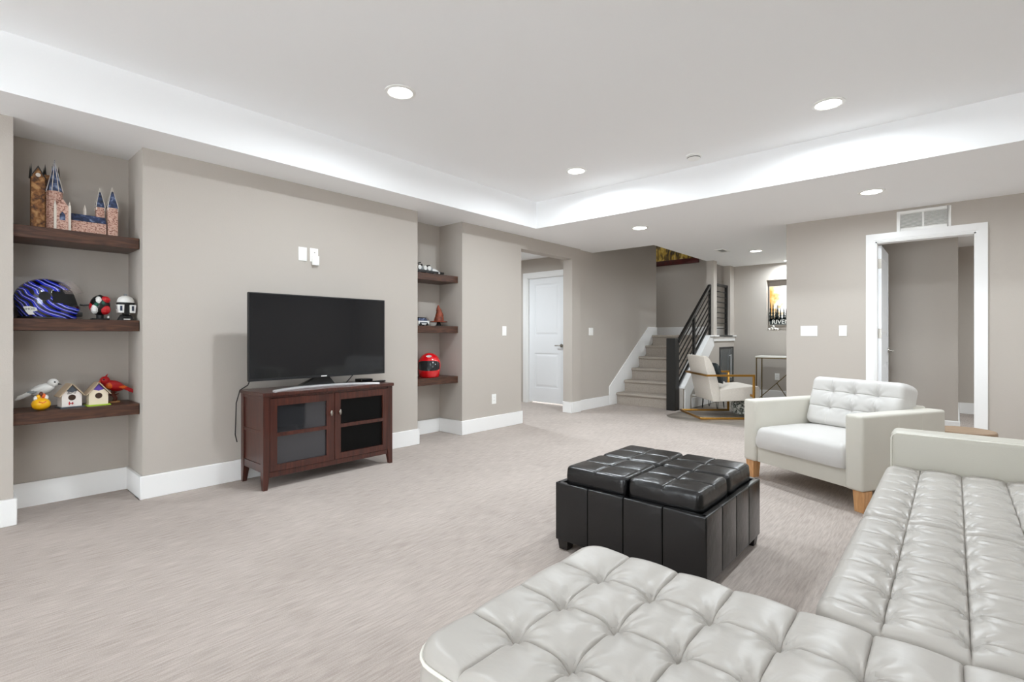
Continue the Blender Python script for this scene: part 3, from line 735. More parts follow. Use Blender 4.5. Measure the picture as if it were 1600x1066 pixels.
for sx in (-1, 1):
    for sy in (-1, 1):
        xa, xb = sorted((sx * 0.004, sx * (hx - 0.037))); ya, yb = sorted((sy * 0.004, sy * (hy - 0.037)))
        cushion('pad', xa, xb, ya, yb, OZ1 - 0.02, 0.428, [(xa + xb) / 2], [(ya + yb) / 2], BLACKL, t, r=0.022, R=0.028, puff=0.010, kx=0.5, ky=0.5, bd=0.003, res=0.012, crown=0.006, sharp=0.4, bulge=0.003, groove=0.004)
        xa, xb = sorted((sx * (hx - 0.07), sx * (hx - 0.008))); ya, yb = sorted((sy * (hy - 0.07), sy * (hy - 0.008)))
        G().frustum((xa + 0.006, xb - 0.006, ya + 0.006, yb - 0.006, 0), (xa, xb, ya, yb, OZ0)).build('leg', PINE, t, bevel=0.002, seg=1)

# ------------------------------------------------------------------ sectional sofa
t = thing('sectional_sofa', 'ivory leather L-shaped sectional sofa with tufted chaise in the foreground', 'sofa', (0.1, 2.0, 0))
g = G().box(-0.875, 0.62, 0.695, 1.39, 0.135, 0.262)
wp(g.build('chaise_base', LEATHER_S, t, bevel=0.012, seg=3), t)
g = G().box(-0.235, 0.62, 1.40, 3.24, 0.135, 0.262)
wp(g.build('seat_base', LEATHER_S, t, bevel=0.012, seg=3), t)
CXL = [-0.745, -0.593, -0.441, -0.289, -0.137, 0.015, 0.167, 0.319]
wp(cushion('chaise_cushion', -0.897, 0.46, 0.676, 1.406, 0.264, 0.436, CXL, [0.86, 1.04, 1.225], LEATHER, t, r=0.030, R=0.075, puff=0.029, kx=0.55, ky=0.42, bd=0.012, res=0.009, wr=0.006, sharp=0.5, groove=0.0045), t)
SXL = [-0.125, 0.028, 0.18, 0.33]
for a, b in ((1.412, 2.290), (2.294, 3.238)):
    n_ = round((b - a) / 0.155); yl = [a + (b - a) * (k + 0.5) / n_ for k in range(n_)]
    wp(cushion('seat_cushion', -0.262, 0.46, a, b, 0.264, 0.444, SXL, yl, LEATHER, t, r=0.035, R=0.06, puff=0.024, kx=0.8, ky=0.18, bd=0.006, res=0.009, wr=0.006, sharp=0.42, groove=0.006, gy_=0.12), t)
    # piping round the top edge of the seat cushion
    pr_ = [(-0.258 + 0.05, a + 0.004, 0.409), (-0.262 + 0.012, a + 0.016, 0.409), (-0.266, a + 0.06, 0.407), (-0.266, b - 0.06, 0.407), (-0.25, b - 0.016, 0.409), (-0.2, b - 0.004, 0.409)]
ppts = []
for k in range(7): th = PI * 1.5 - PI / 2 * k / 6; ppts.append((-0.897 + 0.075 + 0.078 * math.cos(th), 0.676 + 0.075 + 0.078 * math.sin(th), 0.404))
ppts = [(0.45, 0.673, 0.404)] + ppts
for k in range(7): th = PI - PI / 2 * k / 6; ppts.append((-0.897 + 0.075 + 0.078 * math.cos(th), 1.406 - 0.075 + 0.078 * math.sin(th), 0.404))
ppts.append((-0.3, 1.409, 0.404))
wp(G().tube(ppts, 0.0045).build('piping', PIPING, t, smooth=True), t)
wp(G().box(-0.245, 0.78, 3.242, 3.40, 0.135, 0.612).build('armrest', LEATHER_S, t, bevel=0.028, seg=4), t)
wp(G().tube([(-0.243, 3.247, 0.18), (-0.243, 3.247, 0.578), (-0.236, 3.247, 0.592), (-0.22, 3.247, 0.603), (0.74, 3.247, 0.603)], 0.003).build('arm_seam', PIPING, t, smooth=True), t)
wp(G().box(0.62, 0.78, 0.695, 3.24, 0.135, 0.62).build('backrest', LEATHER_S, t, bevel=0.025, seg=3), t)
for a, b in ((0.70, 1.40), (1.42, 2.29), (2.30, 3.235)):
    Mb = Matrix.Translation((0.60, a, 0.43)) @ Matrix(((0, -0.22, -0.975, 0), (1, 0, 0, 0), (0, 0.975, -0.22, 0), (0, 0, 0, 1))).inverted_safe().transposed()
    Mb = Matrix.Translation((0.61, 0, 0.44)) @ Matrix.Rotation(0.2, 4, 'Y') @ Matrix(((0, 0, -1, 0), (1, 0, 0, 0), (0, 1, 0, 0), (0, 0, 0, 1)))
    n_ = max(2, round((b - a) / 0.2))
    wp(cushion('back_cushion', a, b, 0.0, 0.36, 0.0, 0.13, [a + (b - a) * (k + 1) / n_ for k in range(n_ - 1)], [0.14, 0.26], LEATHER, t, r=0.03, R=0.04, puff=0.012, bd=0.012, res=0.03, M=Mb), t)
for x, y in ((-0.83, 0.74), (-0.83, 1.34), (0.73, 0.74), (-0.2, 3.32), (0.73, 3.32), (-0.19, 1.9)):
    wp(G().frustum((x - 0.026, x + 0.026, y - 0.026, y + 0.026, 0), (x - 0.033, x + 0.033, y - 0.033, y + 0.033, 0.135)).build('leg', OAK, t, bevel=0.002, seg=1), t)

# ------------------------------------------------------------------ armchair
t = thing('armchair', 'ivory leather armchair with button-tufted back and light wood legs', 'armchair', (-0.835, 3.969, 0), math.atan2(-0.477, 0.879))
for s in (-1, 1):
    xa, xb = sorted((s * 0.355, s * 0.4725))
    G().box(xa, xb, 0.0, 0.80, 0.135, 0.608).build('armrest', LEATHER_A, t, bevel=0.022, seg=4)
    xo = s * 0.4732
    for yy in (0.33, 0.56): G().box(min(xo, xo - s * 0.004), max(xo, xo - s * 0.004), yy - 0.0015, yy + 0.0015, 0.15, 0.590).build('side_seam', PIPING, t)
    for yy in (0.02, 0.70):
        xa, xb = sorted((s * 0.392, s * 0.468))
        G().frustum((xa + 0.008, xb - 0.008, yy + 0.006, yy + 0.066, 0), (xa, xb, yy, yy + 0.074, 0.135)).build('leg', OAK, t, bevel=0.002, seg=1)
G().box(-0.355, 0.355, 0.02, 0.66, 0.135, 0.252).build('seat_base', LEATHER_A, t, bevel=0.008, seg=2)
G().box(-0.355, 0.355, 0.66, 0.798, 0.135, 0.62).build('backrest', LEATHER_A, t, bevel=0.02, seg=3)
cushion('seat_cushion', -0.352, 0.352, -0.008, 0.60, 0.254, 0.405, [], [], LEATHER_LIT, t, r=0.05, R=0.04, puff=0.0, bd=0, res=0.03, crown=0.024, bulge=0.012)
Mb = Matrix.Translation((0, 0.640, 0.384)) @ Matrix.Rotation(math.radians(90 - 15), 4, 'X')
cushion('back_cushion', -0.345, 0.345, 0.0, 0.378, 0.0, 0.155, [-0.17, 0.0, 0.17], [0.14, 0.265], LEATHER_LIT, t, r=0.04, R=0.05, puff=0.030, kx=0.35, ky=0.35, bd=0.024, res=0.010, groove=0.0025, M=Mb, wr=0.004, sharp=0.7, crown=0.01)

# ------------------------------------------------------------------ small round side table behind the sofa arm
t = thing('side_table', 'small round light-wood side table between armchair and sofa arm', 'side table', (0.055, 4.70, 0))
G().lathe([(0.001, 0.42), (0.165, 0.42), (0.17, 0.427), (0.17, 0.443), (0.165, 0.45), (0.001, 0.45)], n=40).build('top', TANW, t, smooth=True)
for k in range(3):
    a = 0.4 + k * 2 * PI / 3
    G().cyl((0.14 * math.cos(a), 0.14 * math.sin(a), 0), (0.10 * math.cos(a), 0.10 * math.sin(a), 0.421), 0.012, 0.018, n=12).build('leg', TANW, t, smooth=True)

# ------------------------------------------------------------------ accent chair, cushion, stool, pouf
fw = Vector((0.7506, 0.6608, 0)).normalized()
t = thing('accent_chair', 'cream accent chair with angular brushed-gold frame by the stairs', 'armchair', (-2.80, 6.9725, -0.006), math.atan2(fw.y, fw.x))
HW = 0.41; GT = 0.026; AZ = 0.585
gz = GT / 2
for s in (-1, 1):
    y = s * (HW - gz)
    f_ = G().bar((0.0, y, gz), (0.73, y, gz), GT, GT).bar((0.73 - gz, y, GT), (0.73 - gz, y, AZ - GT / 2), GT, GT, up=(1, 0, 0)).bar((0.10, y, AZ), (0.73, y, AZ), GT, GT).build('side_frame', GOLD, t, bevel=0.002, seg=1)
G().bar((gz, -HW + GT, gz), (gz, HW - GT, gz), GT, GT).build('rear_base_bar', GOLD, t, bevel=0.002, seg=1)
G().bar((0.095, -HW, AZ), (0.095, HW, AZ), GT, GT).build('rear_arm_bar', GOLD, t, bevel=0.002, seg=1)
prof = [(0.205, 0.225), (0.300, 0.225), (0.292, 0.38), (0.272, 0.50), (0.245, 0.60), (0.215, 0.69), (0.182, 0.765), (0.15, 0.815), (0.125, 0.838), (0.095, 0.845), (0.075, 0.84)]
Mx = Matrix(((0, 1, 0, 0), (-1, 0, 0, 0), (0, 0, 1, 0), (0, 0, 0, 1)))  # prism (y,z) along x  ->  chair (x,z) along y
G().prism([(p[0], p[1]) for p in prof], -0.325, 0.325, 'x', Mx @ Matrix.Identity(4) if False else Matrix(((0, 1, 0, 0), (1, 0, 0, 0), (0, 0, 1, 0), (0, 0, 0, 1)))).build('backrest', CREAM, t, bevel=0.012, seg=3)
sp = [(0.298, 0.225), (0.82, 0.245), (0.835, 0.27), (0.835, 0.41), (0.815, 0.435), (0.60, 0.425), (0.292, 0.385)]
G().prism(sp, -0.325, 0.325, 'x', Matrix(((0, 1, 0, 0), (1, 0, 0, 0), (0, 0, 1, 0), (0, 0, 0, 1)))).build('seat', CREAM, t, bevel=0.02, seg=3)
for s in (-1, 1):
    G().box(0.70, 0.715, min(s * 0.32, s * 0.40), max(s * 0.32, s * 0.40), 0.30, 0.33).build('seat_bracket', GOLD, t)
t = thing('throw_pillow', 'dark patterned throw pillow leaning on the cream accent chair', 'pillow', tuple(Vector((-2.80, 6.9725, 0.425)) + fw * 0.34 + Vector((fw.y, -fw.x, 0)) * 0.02), math.atan2(fw.y, fw.x))
Mp = Matrix.Translation((0.0, 0, 0.005)) @ Matrix.Rotation(math.radians(-18), 4, 'Y')
vs_ = []; fs_ = []; N_ = 10
for sgn in (1, -1):
    o_ = len(vs_)
    for j in range(N_ + 1):
        for i in range(N_ + 1):
            a = i / N_ * 2 - 1; b = j / N_ * 2 - 1
            h_ = 0.055 * max(0, (1 - a ** 4)) ** 0.5 * max(0, (1 - b ** 4)) ** 0.5
            k_ = 1 - 0.07 * (1 - max(abs(a), abs(b)) ** 2) if True else 1
            vs_.append((sgn * h_ + 0.06, a * 0.16 * (0.93 + 0.07 * b * b), (b + 1) * 0.15))
    fs_ += [(o_ + j * (N_ + 1) + i, o_ + j * (N_ + 1) + i + 1, o_ + (j + 1) * (N_ + 1) + i + 1, o_ + (j + 1) * (N_ + 1) + i) for j in range(N_) for i in range(N_)]
G().add(vs_, fs_, Mp).build('cover', TEALD, t, smooth=True)
t = thing('hairpin_stool', 'low stool on black hairpin legs tucked behind the accent chair', 'stool', (-2.80, 7.90, -0.006), 0.3)
G().lathe([(0.001, 0.33), (0.17, 0.33), (0.185, 0.345), (0.185, 0.39), (0.165, 0.41), (0.001, 0.415)], n=28).build('seat', CREAM, t, smooth=True)
for k in range(4):
    a = k * PI / 2 + 0.4; c_, s_ = math.cos(a), math.sin(a)
    top = [(0.14 * c_ - 0.035 * s_, 0.14 * s_ + 0.035 * c_, 0.332), (0.165 * c_ - 0.006 * s_, 0.165 * s_ + 0.006 * c_, 0.012), (0.166 * c_, 0.166 * s_, 0.005), (0.165 * c_ + 0.006 * s_, 0.165 * s_ - 0.006 * c_, 0.012), (0.14 * c_ + 0.035 * s_, 0.14 * s_ - 0.035 * c_, 0.332)]
    G().tube(top, 0.005, n=6).build('hairpin_leg', BLACKM, t, smooth=True)
POUF = ramp_noise('speckled_pouf_fabric', [(0.40, '#3f463f'), (0.47, '#8d948b'), (0.54, '#e6e6e0')], 26, 0.8, 1.5)
t = thing('pouf', 'grey and white speckled pouf under the front of the accent chair', 'pouf', (-2.2, 7.56, -0.006))
G().lathe([(0.001, 0), (0.17, 0), (0.205, 0.03), (0.215, 0.10), (0.205, 0.17), (0.17, 0.20), (0.001, 0.21)], n=32).build('cover', POUF, t, smooth=True)

# ------------------------------------------------------------------ console table, niche poster, cotton sprigs, painting, glass panel
t = thing('console_table', 'white-topped console table with thin brass legs against the far wall', 'table', (-2.0, 9.27, -0.006))
WHT = mat('white_lacquer', '#efede6', 0.3, bump=0.01)
G().box(-0.52, 0.52, -0.18, 0.17, 0.752, 0.778).build('top', WHT, t, bevel=0.002, seg=1)
br_ = 0.016
for sx in (-1, 1):
    for yy in (-0.165, 0.155):
        G().box(sx * 0.505 - br_ / 2, sx * 0.505 + br_ / 2, yy - br_ / 2, yy + br_ / 2, 0, 0.735).build('leg', BRASSD, t)
for yy in (-0.165, 0.155): G().box(-0.513, 0.513, yy - br_ / 2, yy + br_ / 2, 0.735, 0.752).build('apron_rail', BRASSD, t)
for sx in (-1, 1): G().box(sx * 0.505 - br_ / 2, sx * 0.505 + br_ / 2, -0.157, 0.147, 0.735, 0.752).build('apron_rail', BRASSD, t)
G().bar((-0.50, -0.165, 0.03), (0.21, -0.165, 0.735), 0.012, 0.012, up=(0, 1, 0)).build('brace', BRASSD, t)
G().bar((-0.19, -0.165, 0.335), (0.03, -0.165, 0.0), 0.012, 0.012, up=(0, 1, 0)).build('brace', BRASSD, t)

t = thing('poster', 'framed forest sunset poster with white lettering in the wall niche', 'poster', (-2.19, BY + 0.10, NZ0))
PBACK = mat('poster_backing', '#b9b6b0', 0.5, bump=0.01)
G().box(-0.27, 0.27, -0.008, 0.008, 0.095, 0.785).build('frame', PBACK, t, bevel=0.001, seg=1)
PART = bpy.data.materials.new('poster_sky'); PART.use_nodes = True
nt = PART.node_tree; tcn = nt.nodes.new('ShaderNodeTexCoord'); sx_ = nt.nodes.new('ShaderNodeSeparateXYZ'); nz = nt.nodes.new('ShaderNodeTexNoise'); nz.inputs['Scale'].default_value = 9.0
ma = nt.nodes.new('ShaderNodeMath'); ma.operation = 'MULTIPLY_ADD'; ma.inputs[1].default_value = 1.6
rr_ = nt.nodes.new('ShaderNodeValToRGB'); el = rr_.color_ramp.elements; el[0].position = 0.06; el[0].color = lin('#d9963f'); el[1].position = 0.42; el[1].color = lin('#fffaf4'); e_ = el.new(0.24); e_.color = lin('#f0c487')
nt.links.new(tcn.outputs['Object'], sx_.inputs[0]); nt.links.new(tcn.outputs['Object'], nz.inputs['Vector']); nt.links.new(sx_.outputs['X'], ma.inputs[0]); nt.links.new(nz.outputs['Fac'], ma.inputs[2])
nt.links.new(ma.outputs[0], rr_.inputs[0]); nt.links.new(rr_.outputs[0], nt.nodes['Principled BSDF'].inputs['Base Color'])
G().box(-0.262, 0.262, -0.0095, -0.0078, 0.103, 0.777).build('print', PART, t)
TREE = mat('poster_ink_dark', '#27302f', 0.5, var=0.3, vscale=(30, 30, 30))
random.seed(3)
g = G()
for k in range(13):
    x = -0.245 + k * 0.04 + random.uniform(-0.01, 0.01); hgt = (0.34 - k * 0.022 + random.uniform(-0.05, 0.07)) if k < 7 else random.uniform(0.10, 0.2)
    zb = 0.165
    for q in range(5):
        za = zb + hgt * q / 5.5; wd_ = 0.032 * (1 - q / 5.5)
        g.add([(x - wd_, -0.0098, za), (x + wd_, -0.0098, za), (x, -0.0098, za + hgt / 3.2)], [(0, 1, 2)])
g.add([(-0.262, -0.0098, 0.103), (0.262, -0.0098, 0.103), (0.262, -0.0098, 0.20), (-0.262, -0.0098, 0.22)], [(0, 1, 2, 3)])
g.build('tree_print', TREE, t)
text_mesh('lettering', 'RIVEN', 0.105, WHT, t, Matrix.Translation((-0.085, -0.0106, 0.150)) @ Matrix.Rotation(PI / 2, 4, 'X'), depth=0.0003)
t = thing('cotton_sprig', 'sprig of white cotton bolls lying on the niche sill under the poster', 'decoration', (-2.40, BY + 0.045, NZ0))
COT = mat('cotton_white', '#f2efe8', 0.9, bump=0.3, bscale=60)
for k, (x, z, r) in enumerate(((-0.05, 0.022, 0.02), (0.0, 0.035, 0.026), (0.05, 0.028, 0.024), (0.085, 0.020, 0.018), (0.02, 0.07, 0.022))):
    b_ = G().ell((x, 0, max(z, r)), (r, r, r), 10, 7).build('boll', COT, t, smooth=True)
    G().ell((x - 0.008, -r * 0.9, max(z, r) - 0.004), (0.009, 0.005, 0.009), 8, 5).build('husk', PINE, b_, smooth=True)
G().tube([(-0.07, 0.012, 0.02), (0.0, 0.014, 0.03), (0.11, 0.012, 0.016)], 0.004, n=6).build('stem', PINE, t)

t = thing('framed_painting', 'golden forest painting in a dark red wooden frame above the landing', 'painting', (-4.27, BY, 2.52))
FRW = ramp_noise('mahogany_frame', [(0.3, '#2c0a06'), (0.7, '#5a1710')], 6, 0.35, 0.6)
PAINT = ramp_noise('golden_forest_paint', [(0.32, '#2a1f0c'), (0.45, '#6b5316'), (0.55, '#b8942f'), (0.66, '#ddc26a'), (0.75, '#8d93a0')], 2.2, 0.6, 1.2, vec=(6, 1, 2.2), detail=8)
for a, b, c_, d_ in ((-0.6, 0.6, 0, 0.10), (-0.6, 0.6, 0.80, 0.90), (-0.6, -0.5, 0.10, 0.80), (0.5, 0.6, 0.10, 0.80)):
    G().box(a, b, -0.045, 0, c_, d_).build('frame_rail', FRW, t, bevel=0.006, seg=2)
G().box(-0.5, 0.5, -0.02, -0.002, 0.10, 0.80).build('canvas', PAINT, t)

t = thing('glass_panel', 'grey glass-fronted panel with upright handle set into the knee wall', 'cabinet', (-3.03, 9.20, 0.28))
G().box(0.0, 0.012, -0.355, 0.355, 0.605, 0.635).box(0.0, 0.012, -0.355, -0.335, 0, 0.605).box(0.0, 0.012, 0.335, 0.355, 0, 0.605).box(0.0, 0.012, -0.335, 0.335, 0, 0.02).build('frame', BEZEL, t)
SMK = mat('smoked_glass', '#4d5355', 0.08, var=0.3, vscale=(1, 9, 1.2), spec=0.8)
G().box(0.0, 0.007, -0.335, 0.335, 0.02, 0.605).build('pane', SMK, t)
G().cyl((0.035, 0.14, 0.08), (0.035, 0.14, 0.50), 0.009, n=10).cyl((0.007, 0.14, 0.1), (0.035, 0.14, 0.1), 0.006, n=8).cyl((0.007, 0.14, 0.48), (0.035, 0.14, 0.48), 0.006, n=8).build('handle', SILVER, t, smooth=True)
o = G().cyl((-3.012, 7.62, 0.20), (-2.95, 7.62, 0.20), 0.007, n=10).cyl((-2.95, 7.62, 0.20), (-2.935, 7.62, 0.20), 0.013, n=12).build('door_stop', PLATE, smooth=True)
tag(o, 'small white door stop on the skirt board behind the newel post', 'door stop')
o.location.x -= 0.0

# ------------------------------------------------------------------ things on the shelves
Z1, Z2, Z3 = 1.770, 1.210, 0.643
R1, R2, R3 = 1.774, 1.214, 0.655
def flat(name, c, r=0.5): return mat(name, c, r, bump=0.02, bscale=80)
BRK = ramp_noise('pink_brick_print', [(0.34, '#6d4438'), (0.46, '#b98a7a'), (0.58, '#d9b9a8'), (0.7, '#9a6a58')], 90, 0.6, 0.3, vec=(1, 1, 1.6))
BRN = ramp_noise('brown_stonework', [(0.35, '#4a2c17'), (0.5, '#8a5a2c'), (0.68, '#b98c58')], 40, 0.6, 0.4)
BLUR = ramp_noise('blue_slate_print', [(0.35, '#141a2a'), (0.55, '#36456a'), (0.72, '#8f9dba')], 34, 0.5, 0.5)
DRK = flat('dark_grey_card', '#24211f')
PALE = flat('pale_card_edge', '#d8cfc4')
t = thing('model_castle', 'brick toy castle with blue spires on the top left shelf', 'model', (-4.335, 0.58, Z1))
G().prism([(-0.05, -0.215), (0.085, -0.13), (0.085, 0.0), (0.05, 0.215), (-0.06, 0.22), (-0.07, -0.21)], 0, 0.006, 'z').build('base_plate', PALE, t)
tw = G().box(-0.045, 0.02, -0.213, -0.150, 0.006, 0.335).prism([(-0.213, 0.335), (-0.150, 0.335), (-0.1815, 0.395)], -0.045, 0.02, 'x').build('clock_tower', BRN, t)
G().prism([(-0.218, 0.330), (-0.213, 0.330), (-0.1815, 0.392), (-0.150, 0.330), (-0.145, 0.330), (-0.1815, 0.405)], -0.05, 0.024, 'x').build('gable_roof', DRK, tw)
G().cyl((0.02, -0.1815, 0.345), (0.023, -0.1815, 0.345), 0.012, n=16).build('clock_face', PALE, tw)
for x, y in ((-0.045, -0.213), (0.02, -0.213), (-0.045, -0.150)):
    G().cyl((x, y, 0.33), (x, y, 0.41), 0.007, 0.0005, n=6).build('pinnacle', DRK, tw)
o = G().box(-0.05, 0.0, -0.150, -0.075, 0.006, 0.36).build('keep', BRN, t)
for y in (-0.145, -0.112, -0.08): G().cyl((-0.02, y, 0.36), (-0.02, y, 0.43), 0.008, 0.0005, n=6).build('pinnacle', DRK, o)
o = G().cyl((0.02, -0.105, 0.006), (0.02, -0.105, 0.255), 0.040, n=8).build('round_tower', BRK, t)
G().cyl((0.02, -0.105, 0.255), (0.02, -0.105, 0.46), 0.043, 0.001, n=8).build('spire', BLUR, o)
for k in range(8):
    a = k * PI / 4 + PI / 8
    G().cyl((0.02 + 0.044 * math.cos(a), -0.105 + 0.044 * math.sin(a), 0.25), (0.02, -0.105, 0.455), 0.0022, n=4).build('rib', PALE, o)
o = G().prism([(-0.107, 0.006), (-0.042, 0.006), (-0.042, 0.155), (-0.0745, 0.205), (-0.107, 0.155)], 0.02, 0.085, 'x').build('chapel_front', BRK, t)
G().prism([(-0.088, 0.07), (-0.061, 0.07), (-0.061, 0.105), (-0.0745, 0.125), (-0.088, 0.105)], 0.085, 0.087, 'x').build('window', BLUR, o)
for y in (-0.109, -0.040): G().box(0.075, 0.09, y - 0.006, y + 0.006, 0.006, 0.165).cyl((0.0825, y, 0.165), (0.0825, y, 0.195), 0.007, 0.0005, n=6).build('buttress', PALE, o)
o = G().box(-0.02, 0.055, -0.036, 0.15, 0.006, 0.085).build('long_hall', BRK, t)
G().prism([(-0.036, 0), (0.15, 0), (0.15, 0.001), (-0.036, 0.001)], 0.0, 0.001, 'x').build('eave', PALE, o)
G().frustum((-0.024, 0.06, -0.036, 0.15, 0.085), (0.005, 0.02, -0.036, 0.15, 0.135)).build('roof', BLUR, o)
G().cyl((0.012, 0.045, 0.12), (0.012, 0.045, 0.165), 0.009, n=6).cyl((0.012, 0.045, 0.165), (0.012, 0.045, 0.205), 0.010, 0.0005, n=6).build('lantern_spire', PALE, o)
for (x, y, hb, ht, w_) in ((0.0, 0.125, 0.20, 0.335, 0.022), (0.035, 0.185, 0.20, 0.345, 0.027)):
    o = G().box(x - w_, x + w_, y - w_, y + w_, 0.006, hb).build('corner_tower', BRK, t)
    G().frustum((x - w_ - 0.003, x + w_ + 0.003, y - w_ - 0.003, y + w_ + 0.003, hb), (x - 0.006, x + 0.006, y - 0.006, y + 0.006, ht - 0.03)).build('spire', BLUR, o)
    for a in (-1, 1):
        for b in (-1, 1): G().cyl((x + a * (w_ + 0.003), y + b * (w_ + 0.003), hb), (x, y, ht), 0.0026, 0.001, n=4).build('rib', PALE, o); G().cyl((x + a * w_, y + b * w_, hb - 0.02), (x + a * w_, y + b * w_, hb + 0.04), 0.004, 0.0005, n=5).build('pinnacle', PALE, o)

def helmet(t, a, b, hgt, shell_m, lining_m, port, visor=None, visor_m=None, zc=None):
    zc = zc or hgt * 0.5; c = hgt - zc
    NT, NP = 56, 26
    def pt(th, q, k=1.0):          # q from -1 (bottom rim) to 1 (crown)
        if q >= 0:
            ph = q * PI / 2; r = math.cos(ph); z = zc + c * k * math.sin(ph)
        else:
            r = 1 - 0.16 * q * q; z = zc + zc * q
        ct = math.cos(th); x = a * k * r * ct; y = b * k * r * math.sin(th)
        if q < 0.1 and ct > 0: x += 0.020 * ct * ct * min(1, (0.1 - q) * 2)
        if q < 0 and ct < 0: x *= 1 - 0.10 * (-q)
        return (x, y, z)
    g = G(); vs_ = [pt(2 * PI * i / NT, -1 + 2 * j / NP) for j in range(NP + 1) for i in range(NT)]
    fs = []
    for j in range(NP):
        q = -1 + 2 * (j + 0.5) / NP
        for i in range(NT):
            th = 2 * PI * (i + 0.5) / NT; th = th - 2 * PI if th > PI else th
            if port(th, q): continue
            fs.append((j * NT + i, j * NT + (i + 1) % NT, (j + 1) * NT + (i + 1) % NT, (j + 1) * NT + i))
    g.add(vs_, fs); sh = g.build('shell', shell_m, t, smooth=True)
    md = sh.modifiers.new('thick', 'SOLIDIFY'); md.thickness = 0.006; md.offset = -1
    g = G(); vs_ = [pt(2 * PI * i / 28, -0.97 + 1.97 * j / 14, 0.93) for j in range(15) for i in range(28)]
    g.add(vs_, [(j * 28 + i, j * 28 + (i + 1) % 28, (j + 1) * 28 + (i + 1) % 28, (j + 1) * 28 + i) for j in range(14) for i in range(28)] + [tuple(reversed(range(28)))])
    g.build('lining', lining_m, t, smooth=True)
    if visor:
        q0, q1, tm, k, tilt = visor
        vs_ = []; fs = []; A, Bn = 24, 8
        for j in range(Bn + 1):
            for i in range(A + 1):
                th = -tm + 2 * tm * i / A; tp = 1 - 0.35 * (th / tm) ** 4; qm = (q0 + q1) / 2; x, y, z = pt(th, qm + ((q0 - qm) + (q1 - q0) * j / Bn) * tp, k)
                dz = z - zc - 0.02; x2 = x * math.cos(tilt) - dz * math.sin(tilt); z2 = x * math.sin(tilt) + dz * math.cos(tilt) + zc + 0.02
                vs_.append((x2, y, z2))
        for j in range(Bn):
            for i in range(A): fs.append((j * (A + 1) + i, j * (A + 1) + i + 1, (j + 1) * (A + 1) + i + 1, (j + 1) * (A + 1) + i))
        G().add(vs_, fs).build('visor', visor_m, t, smooth=True)
    return pt
HBLUE = ramp_noise('blue_helmet_graphics', [(0.0, '#0a0d14'), (0.16, '#1526b4'), (0.66, '#e8eaf2'), (0.74, '#2440cc'), (0.92, '#0c1016')], 3.2, 0.15, 6.0, kind='wave', vec=(1.2, 1.6, 2.8), rot=(0.3, 0.5, 0.4), coat=0.8, detail=1.5, const=True)
t = thing('racing_helmet', 'blue, white and black motorcycle helmet with its clear visor raised', 'helmet', (-4.33, 0.438, Z2), PI / 2)
def port_b(th, q): return abs(th) < 1.50 and -0.30 + 0.12 * max(0.0, abs(th) - 0.9) < q < 0.44 - 0.22 * max(0.0, abs(th) - 0.3)
helmet(t, 0.150, 0.122, 0.258, HBLUE, DARKIN, port_b, (-0.04, 0.40, 1.15, 1.17, 0.30), CLEARV)
G().cyl((-0.02, -0.118, 0.140), (-0.02, -0.132, 0.140), 0.028, n=20).build('visor_hinge', BLACKP, t, smooth=True)
G().box(0.10, 0.172, -0.045, 0.045, 0.02, 0.05).build('chin_vent', BLACKP, t, bevel=0.006)
G().lathe([(0.118, 0.0), (0.122, 0.004), (0.120, 0.014), (0.112, 0.016)], n=36, M=Matrix.Diagonal((1.10, 0.88, 1, 1))).build('neck_trim', BLACKP, t, smooth=True)
nv = Vector((-0.50, -0.866, 0)); xv = Vector((0.866, -0.50, 0))
Mst = Matrix(((xv.x, 0, nv.x, -0.082), (xv.y, 0, nv.y, -0.098), (0, 1, 0, 0.055), (0, 0, 0, 1)))
st_ = G().prism([(-0.034, 0.018), (-0.022, -0.010), (-0.006, -0.032), (0.022, -0.030), (0.012, -0.012), (0.036, -0.006), (0.030, 0.012), (0.0, 0.020)], 0.0, 0.004, 'z', Mst).build('maker_sticker', PLATE, t)
text_mesh('lettering', 'SHOEI', 0.019, BLACKP, st_, Mst @ Matrix.Translation((0, 0.003, 0.0045)), depth=0.0003)
HRED = mat('gloss_red_paint', '#d4101a', 0.12, var=0.03, coat=0.8)
VDARK = mat('dark_visor', '#15181c', 0.06, bump=0.002, spec=0.8)
t = thing('racing_helmet', 'glossy red full-face helmet with dark visor on the lower right shelf', 'helmet', (-4.335, 3.545, R3), math.atan2(-0.66, 0.75))
def port_r(th, q): return abs(th) < 1.0 and -0.36 < q < 0.18
pt_r = helmet(t, 0.150, 0.126, 0.268, HRED, DARKIN, port_r, (-0.42, 0.24, 1.12, 1.015, 0.0), VDARK)
lv = []; 
for k in range(20):
    a = 2 * PI * k / 20; lv.append(pt_r(0.34 * math.cos(a), 0.52 + 0.075 * math.sin(a), 1.012))
ob = G().add(lv, [tuple(range(20))]).build('forehead_badge', PLATE, t)
g = G()
for k in range(5):
    a = -0.2 + 0.1 * k; p = Vector(pt_r(a, 0.52, 1.02)); g.ell(p, (0.003, 0.0055, 0.004), 8, 5)
g.build('badge_marks', BLACKP, ob)

